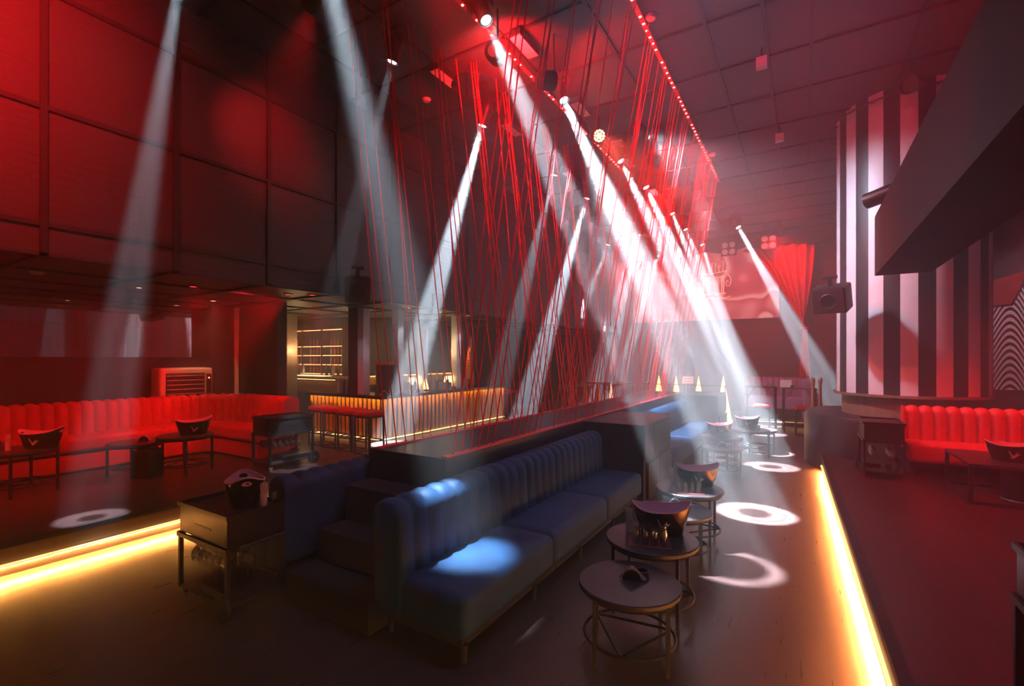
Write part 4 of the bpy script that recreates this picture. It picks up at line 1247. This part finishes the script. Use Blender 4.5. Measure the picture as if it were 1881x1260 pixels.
# ------------------------------------------------------------------ haze
w = bpy.data.worlds.new('world'); scene.world = w
w.use_nodes = True
nt = w.node_tree
bg = nt.nodes['Background']; bg.inputs[0].default_value = (.02, .012, .02, 1); bg.inputs[1].default_value = 0
def haze(name, x0, x1, y0, y1, z0, z1, dens, label, aniso=.25):
    m = bpy.data.materials.new(name); m.use_nodes = True
    t = m.node_tree
    t.nodes.remove(t.nodes['Principled BSDF'])
    v = t.nodes.new('ShaderNodeVolumeScatter')
    v.inputs['Color'].default_value = (1, 1, 1, 1)
    v.inputs['Density'].default_value = dens
    v.inputs['Anisotropy'].default_value = aniso
    t.links.new(v.outputs[0], t.nodes['Material Output'].inputs['Volume'])
    o = MB().box(x0, x1, y0, y1, z0, z1).build(name, m, smooth=False)
    return tag(o, label, 'haze', kind='stuff')
HAZE = .040
haze('haze', -13.25, 6.25, -2.25, 20.25, -.15, 6.65, HAZE, 'thin theatrical haze filling the whole club')

# ------------------------------------------------------------------ lamps
def light(name, typ, loc, energy, col=(1, 1, 1), target=None, **kw):
    l = bpy.data.lights.new(name, typ)
    l.energy = energy; l.color = col
    for k, v in kw.items(): setattr(l, k, v)
    o = bpy.data.objects.new(name, l)
    o.location = loc
    if target is not None:
        o.rotation_euler = (Vector(target) - Vector(loc)).to_track_quat('-Z', 'Y').to_euler()
    COL.objects.link(o)
    return o

def gobo(l, half, inner=.45, dark=.12, band=.62):
    """ring-shaped gobo in the moving head: dark centre, two bright rings"""
    l.use_nodes = True
    nt = l.node_tree
    em = nt.nodes['Emission']
    tc = nt.nodes.new('ShaderNodeTexCoord')
    sx = nt.nodes.new('ShaderNodeSeparateXYZ'); nt.links.new(tc.outputs['Normal'], sx.inputs[0])
    def mth(op, a, b=None):
        n = nt.nodes.new('ShaderNodeMath'); n.operation = op
        for i, q in enumerate((a, b)):
            if q is None: continue
            if isinstance(q, (int, float)): n.inputs[i].default_value = q
            else: nt.links.new(q, n.inputs[i])
        return n.outputs[0]
    r2 = mth('ADD', mth('MULTIPLY', sx.outputs[0], sx.outputs[0]), mth('MULTIPLY', sx.outputs[1], sx.outputs[1]))
    rr = mth('DIVIDE', mth('SQRT', r2), sin(half))
    rp = nt.nodes.new('ShaderNodeValToRGB')
    nt.links.new(rr, rp.inputs[0])
    e = rp.color_ramp.elements
    e[0].position = 0; e[0].color = (dark,) * 3 + (1,)
    e[1].position = 1; e[1].color = (0, 0, 0, 1)
    for p, v in ((inner - .06, dark), (inner + .04, 1), (band, .9), (band + .07, .35), (band + .14, .45), (.86, 1.1), (.93, .7)):
        q = e.new(p); q.color = (v, v, v, 1)
    nt.links.new(rp.outputs[0], em.inputs['Strength'])

def beam(lens, target, power, half=3.9, col=(.80, .92, 1), ring=True, radius=.05, **kw):
    L = Vector(lens); T = Vector(target)
    o = light('beam_spot', 'SPOT', L + (T - L).normalized() * .03, power, col, target,
              spot_size=R(2 * half), spot_blend=.12 if ring else 1, shadow_soft_size=radius)
    if ring: gobo(o.data, R(half), **kw)
    return o
# ------------------------------------------------------------------ moving heads and their beams
WB = (.72, .86, 1.0)
# lens, target, power, label, half angle
HEADS = [
 ((-3.50, 2.40, 6.0), (-2.20, 3.00, .45), 6000, 'moving head on the aisle side nearest the camera, aimed at the navy banquette', 3.9),
 ((-3.20, 4.63, 6.0), (-.60, 4.99, 0), 26000, 'moving head on the aisle side with a long narrow white beam, above the round disc', 3.7),
 ((-3.16, 6.69, 6.0), (-.54, 6.86, 0), 66000, 'moving head with the brightest white beam, aimed at the aisle by the black cabinet', 3.9),
 ((-3.15, 9.37, 6.0), (-.52, 9.95, 0), 48000, 'moving head on the aisle side just past the amber lamp', 3.7),
 ((-3.13, 11.12, 6.0), (-.62, 11.41, 0), 80000, 'moving head on the aisle side, second past the amber lamp', 3.7),
 ((-3.09, 13.52, 6.0), (-.80, 14.16, 0), 48000, 'moving head on the aisle side, third past the amber lamp', 3.7),
 ((-3.10, 15.38, 6.0), (-.9, 16.0, 0), 42000, 'moving head on the aisle side, fourth past the amber lamp', 3.6),
 ((-3.03, 17.77, 6.0), (-1.4, 18.2, 0), 36000, 'moving head on the aisle side furthest away above the screen', 3.5),
 ((-1.68, 15.99, 6.0), (1.15, 15.2, 0), 52000, 'moving head right of the screen, its beam falling toward the striped drum', 3.7),
 ((-5.68, 2.45, 6.0), (-6.46, 1.96, ZP), 5600, 'moving head on the bar side nearest the camera, aimed at the platform step', 3.0),
 ((-4.74, 4.61, 6.0), (-6.78, 4.50, ZP), 1700, 'moving head on the bar side among the first strings, dim beam', 3.6),
 ((-4.71, 6.69, 6.0), (-6.95, 6.75, ZP), 62000, 'moving head on the bar side with the bright beam onto the bar corner', 3.7),
 ((-4.64, 9.31, 6.0), (-6.60, 9.6, ZP), 13000, 'moving head on the bar side with a thin faint beam past the bar corner', 3.5),
 ((-4.62, 11.10, 6.0), (-6.6, 11.3, ZP), 66000, 'moving head on the bar side, beam falling beyond the bar end', 3.7),
 ((-5.87, 16.03, 6.0), (-8.2, 15.6, 0), 20000, 'moving head far left behind the hanging pole', 3.4),
 ((-4.52, 15.29, 6.0), (-6.1, 15.4, 0), 46000, 'moving head far on the bar side with a strong white beam', 3.6),
 ((-4.53, 17.85, 6.0), (-6.4, 17.7, 0), 46000, 'moving head furthest on the bar side in front of the screen', 3.5),
 ((-5.80, 18.16, 6.0), (-7.6, 17.9, 0), 34000, 'moving head far left before the stage curtain', 3.4),
]
BK = 3.2
for l, t_, p, lb, hf in HEADS:
    moving_head(l, t_, lb, M['lens'] if p > 12000 else M['lens_dim'])
    beam(l, t_, p * BK, hf, WB, ring=(l[1] != 2.40), **(dict(inner=.74, dark=.03, band=.84) if l[1] == 4.63 else {}))

# ------------------------------------------------------------------ wash lamps, several of them added as fill
RED = (1, .012, .016)
def recessed(loc, target, power, size, label, blend=.6, col=RED, r=.04):  # used for the banquette reds and for added fill lamps
    t = empty('recessed_wash_fill', (loc[0], loc[1], ZS), label=label, cat='ceiling lamp')
    MB().lathe([(.075, 0), (.075, -.014), (.055, -.016), (.055, -.006), (0, -.006)], 20).build('ring', M['steel'], t)
    MB().lathe([(.05, -.0075), (.05, -.011), (0, -.011)], 20).build('bulb', M['redbulb'] if col is RED else M['shade'], t)
    return light('recessed_wash_fill_spot', 'SPOT', (loc[0], loc[1], ZS - .035), power, col, target, spot_size=R(size), spot_blend=blend, shadow_soft_size=r)
M['redbulb'] = mat('red_lit_bulb', (1, .1, .1), .5, emit=(1, .05, .05), es=3)
def par(loc, target, power, size, label, blend=.6, col=RED, r=.10):  # builds wash lamps as well as added fill lamps
    L = Vector(loc); d = (Vector(target) - L).normalized()
    t = empty('wash_fill_can', loc, label=label, cat='stage light')
    Q = lookrot(d)
    MB().lathe([(.07, .26), (.12, .22), (.13, .04), (.13, .0), (.115, .0), (.11, .03), (0, .03)], 24).rot(Q).build('can', M['black'], t)
    MB().cyl((0, 0, .14), (0, 0, .14 + (ZC if loc[2] > 4 else ZS) - loc[2] - .145), .016, n=8).build('bracket', M['steel'], t)
    return light('wash_fill_spot', 'SPOT', L + d * .02, power, col, target, spot_size=R(size), spot_blend=blend, shadow_soft_size=r)
par((-4.2, .4, 6.1), (-6.75, .5, 5.2), 2300, 110, 'red wash lamp on the ceiling above the camera, aimed at the mezzanine front', .9)
par((-4.9, 3.5, 6.1), (-6.75, 4.1, 5.2), 550, 50, 'red wash lamp behind the first bright beam, aimed at the mezzanine front', 1)
par((-3.35, 5.1, 5.9), (-3.9, 6.6, 6.5), 1000, 120, 'red wash lamp lighting the ceiling around the round disc')
light('par_glow', 'SPOT', (-3.19, 8.29, 6.10), 2200, (1, .09, .05), (-2.0, 8.6, 4.5), spot_size=R(75), spot_blend=.7, shadow_soft_size=.1)
par((-3.4, 12.0, 6.1), (-3.2, 17.0, 5.0), 2600, 110, 'red wash lamp on the ceiling facing the stage')
par((-2.95, 5.9, 5.85), (-1.0, 8.4, 6.5), 450, 115, 'added red fill lamp below the ceiling, aimed up at the panels', r=.1)  # added to redden the ceiling panels
par((-2.6, 10.0, 6.1), (-2.2, 13.0, 6.4), 900, 120, 'red wash lamp grazing the ceiling beyond the disc')
par((-.6, 17.5, 6.0), (-.7, 19.5, 4.8), 800, 90, 'red lamp in front of the right-hand stage curtain')
par((-6.2, 17.0, 6.0), (-6.3, 19.5, 4.6), 800, 90, 'red lamp in front of the left-hand stage curtain')
recessed((-7.5, 4.9, 0), (-9.6, 1.9, .9), 480, 80, 'red lamp under the low ceiling raking along the corner banquette', r=.04)
recessed((-7.9, .6, 0), (-9.4, 1.0, .7), 170, 120, 'red lamp under the low ceiling at the near end of the banquette', r=.04)
recessed((-7.9, 3.6, 0), (-9.0, 4.9, .9), 140, 115, 'red lamp under the low ceiling over the banquette corner', r=.05)
par((4.8, 7.9, 5.4), (2.4, 9.0, .8), 1300, 38, 'red lamp over the right-hand sofa', r=.05)
par((3.3, 3.5, 6.1), (1.5, 5.2, .3), 1500, 100, 'added red fill lamp high above the right-hand platform', r=.15)  # unseen lamp added out of view to redden the platform
par((-2.0, 1.4, 6.2), (-3.4, 4.8, 3.0), 480, 46, 'added red fill lamp over the steps, aimed at the nearest strings', 1)  # added so the nearest strings are lit more evenly
par((-3.2, 3.2, 6.2), (-3.2, 10.0, 2.8), 1300, 50, 'added red fill lamp over the near end of the divider, aimed along the strings', .8)  # added to brighten the strings along the divider
par((-.2, 5.5, 6.2), (1.6, 9.0, 3.2), 260, 95, 'added red fill lamp aimed at the striped drum', r=.15)  # unseen lamp added above the view to redden drum and beam
par((-2.5, 8.6, 6.1), (.9, 10.4, 3.4), 2200, 66, 'added cool white fill lamp behind the heads, aimed at the striped drum', 1, col=(.75, .80, 1), r=.15)  # added in place of scattered beam light on the drum
par((-2.2, 12.2, 6.1), (-1.5, 15.0, 0), 1500, 55, 'added cool white fill lamp over the far end of the aisle', col=(.80, .82, 1), r=.15)  # flood added to make the far haze glow

par((-.6, 3.2, 6.1), (-1.2, 4.9, 0), 270, 90, 'added cool fill lamp above the aisle', col=(.52, .60, 1), r=.15)  # added fill that cools the tables and near banquette
par((-3.6, 8.7, 6.1), (-2.1, 10.6, .5), 11000, 30, 'added cool white fill lamp aimed at the second blue banquette', col=(.80, .90, 1), r=.15)  # added, stands for the glow of the beams on the banquette
recessed((-7.2, 5.15, 0), (-7.3, 6.0, .9), 130, 95, 'added red fill lamp in the low ceiling over the bar stools')  # added to brighten the red stool seats
par((4.7, 10.9, 5.8), (3.7, 13.0, 2.2), 380, 50, 'added pale pink fill lamp aimed at the wave mural', col=(1, .62, .72), r=.1)  # added to lift the mural out of the dark
par((1.2, 5.0, 5.9), (-.6, 9.0, 6.5), 60, 150, 'added violet fill lamp grazing the dark right part of the ceiling', col=(.75, .10, .42), r=.15)  # added to tint the ceiling violet
par((-2.0, 4.0, 6.1), (.89, 5.8, 3.6), 420, 60, 'added red fill lamp aimed at the bulkhead beam', r=.1)  # added to redden the grey face of the bulkhead

# ------------------------------------------------------------------ warm lamps of the bar and added fill
dl = empty('downlight', (-8.75, 3.22, ZS), label='small warm recessed downlight in the low ceiling before the mirror', cat='downlight')
MB().lathe([(.055, 0), (.055, -.012), (.04, -.014), (.04, -.006), (0, -.006)], 20).build('ring', M['steel'], dl)
MB().lathe([(.036, -.0075), (.036, -.010), (0, -.010)], 20).build('bulb', M['shade'], dl)
light('downlight_spot', 'SPOT', (-8.75, 3.22, ZS - .03), 45, (1, .60, .28), (-8.75, 3.22, 0), spot_size=R(26), spot_blend=.8, shadow_soft_size=.03)
for _x, _y, _l in ((-7.45, 6.55, 'first'), (-7.28, 7.6, 'second'), (-7.28, 8.6, 'third'), (-7.28, 9.7, 'fourth')):
    recessed((_x, _y, 0), (-7.95 if _y < 7 else -7.72, _y + .25, 1.9), 34, 46, _l + ' added cool fill lamp over the mosaic posts of the bar', col=(.82, .92, 1))  # unseen lamps added to make the mosaic posts look silver
recessed((-9.55, 4.7, 0), (-9.95, 4.75, 1.2), 60, 60, 'added warm fill lamp over the cream air cooler', col=(1, .62, .34))  # unseen lamp added so the cooler reads cream under the red
def warm(loc, e, r=.06, col=(1, .62, .28)): return light('bar_fill', 'POINT', loc, e, col, shadow_soft_size=r)  # point lights without fixtures, added to warm the bar and soffit
warm((-9.2, 7.8, 2.4), 40); warm((-10.8, 7.3, 2.2), 22); warm((-8.6, 9.0, 2.2), 16); warm((-8.6, 10.6, 2.2), 16)
# ------------------------------------------------------------------ look
scene.view_settings.view_transform = 'Standard'
scene.view_settings.look = 'None'
scene.view_settings.gamma = 1
scene.view_settings.use_curve_mapping = False
scene.view_settings.exposure = 0
scene.cycles.max_bounces = 5
scene.cycles.diffuse_bounces = 2
scene.cycles.glossy_bounces = 3
scene.cycles.transmission_bounces = 5
scene.cycles.transparent_max_bounces = 24
scene.cycles.volume_bounces = 0
scene.cycles.use_denoising = True
scene.cycles.use_adaptive_sampling = False
scene.cycles.sample_clamp_indirect = 4
scene.cycles.caustics_reflective = False
scene.cycles.caustics_refractive = False

for k in ('led_red', 'lens', 'lens_dim', 'flame', 'flame_dim', 'shelf_led', 'shade', 'counter_lit', 'crest', 'blinder', 'par_led', 'led_bar'):
    M[k].cycles.emission_sampling = 'NONE'
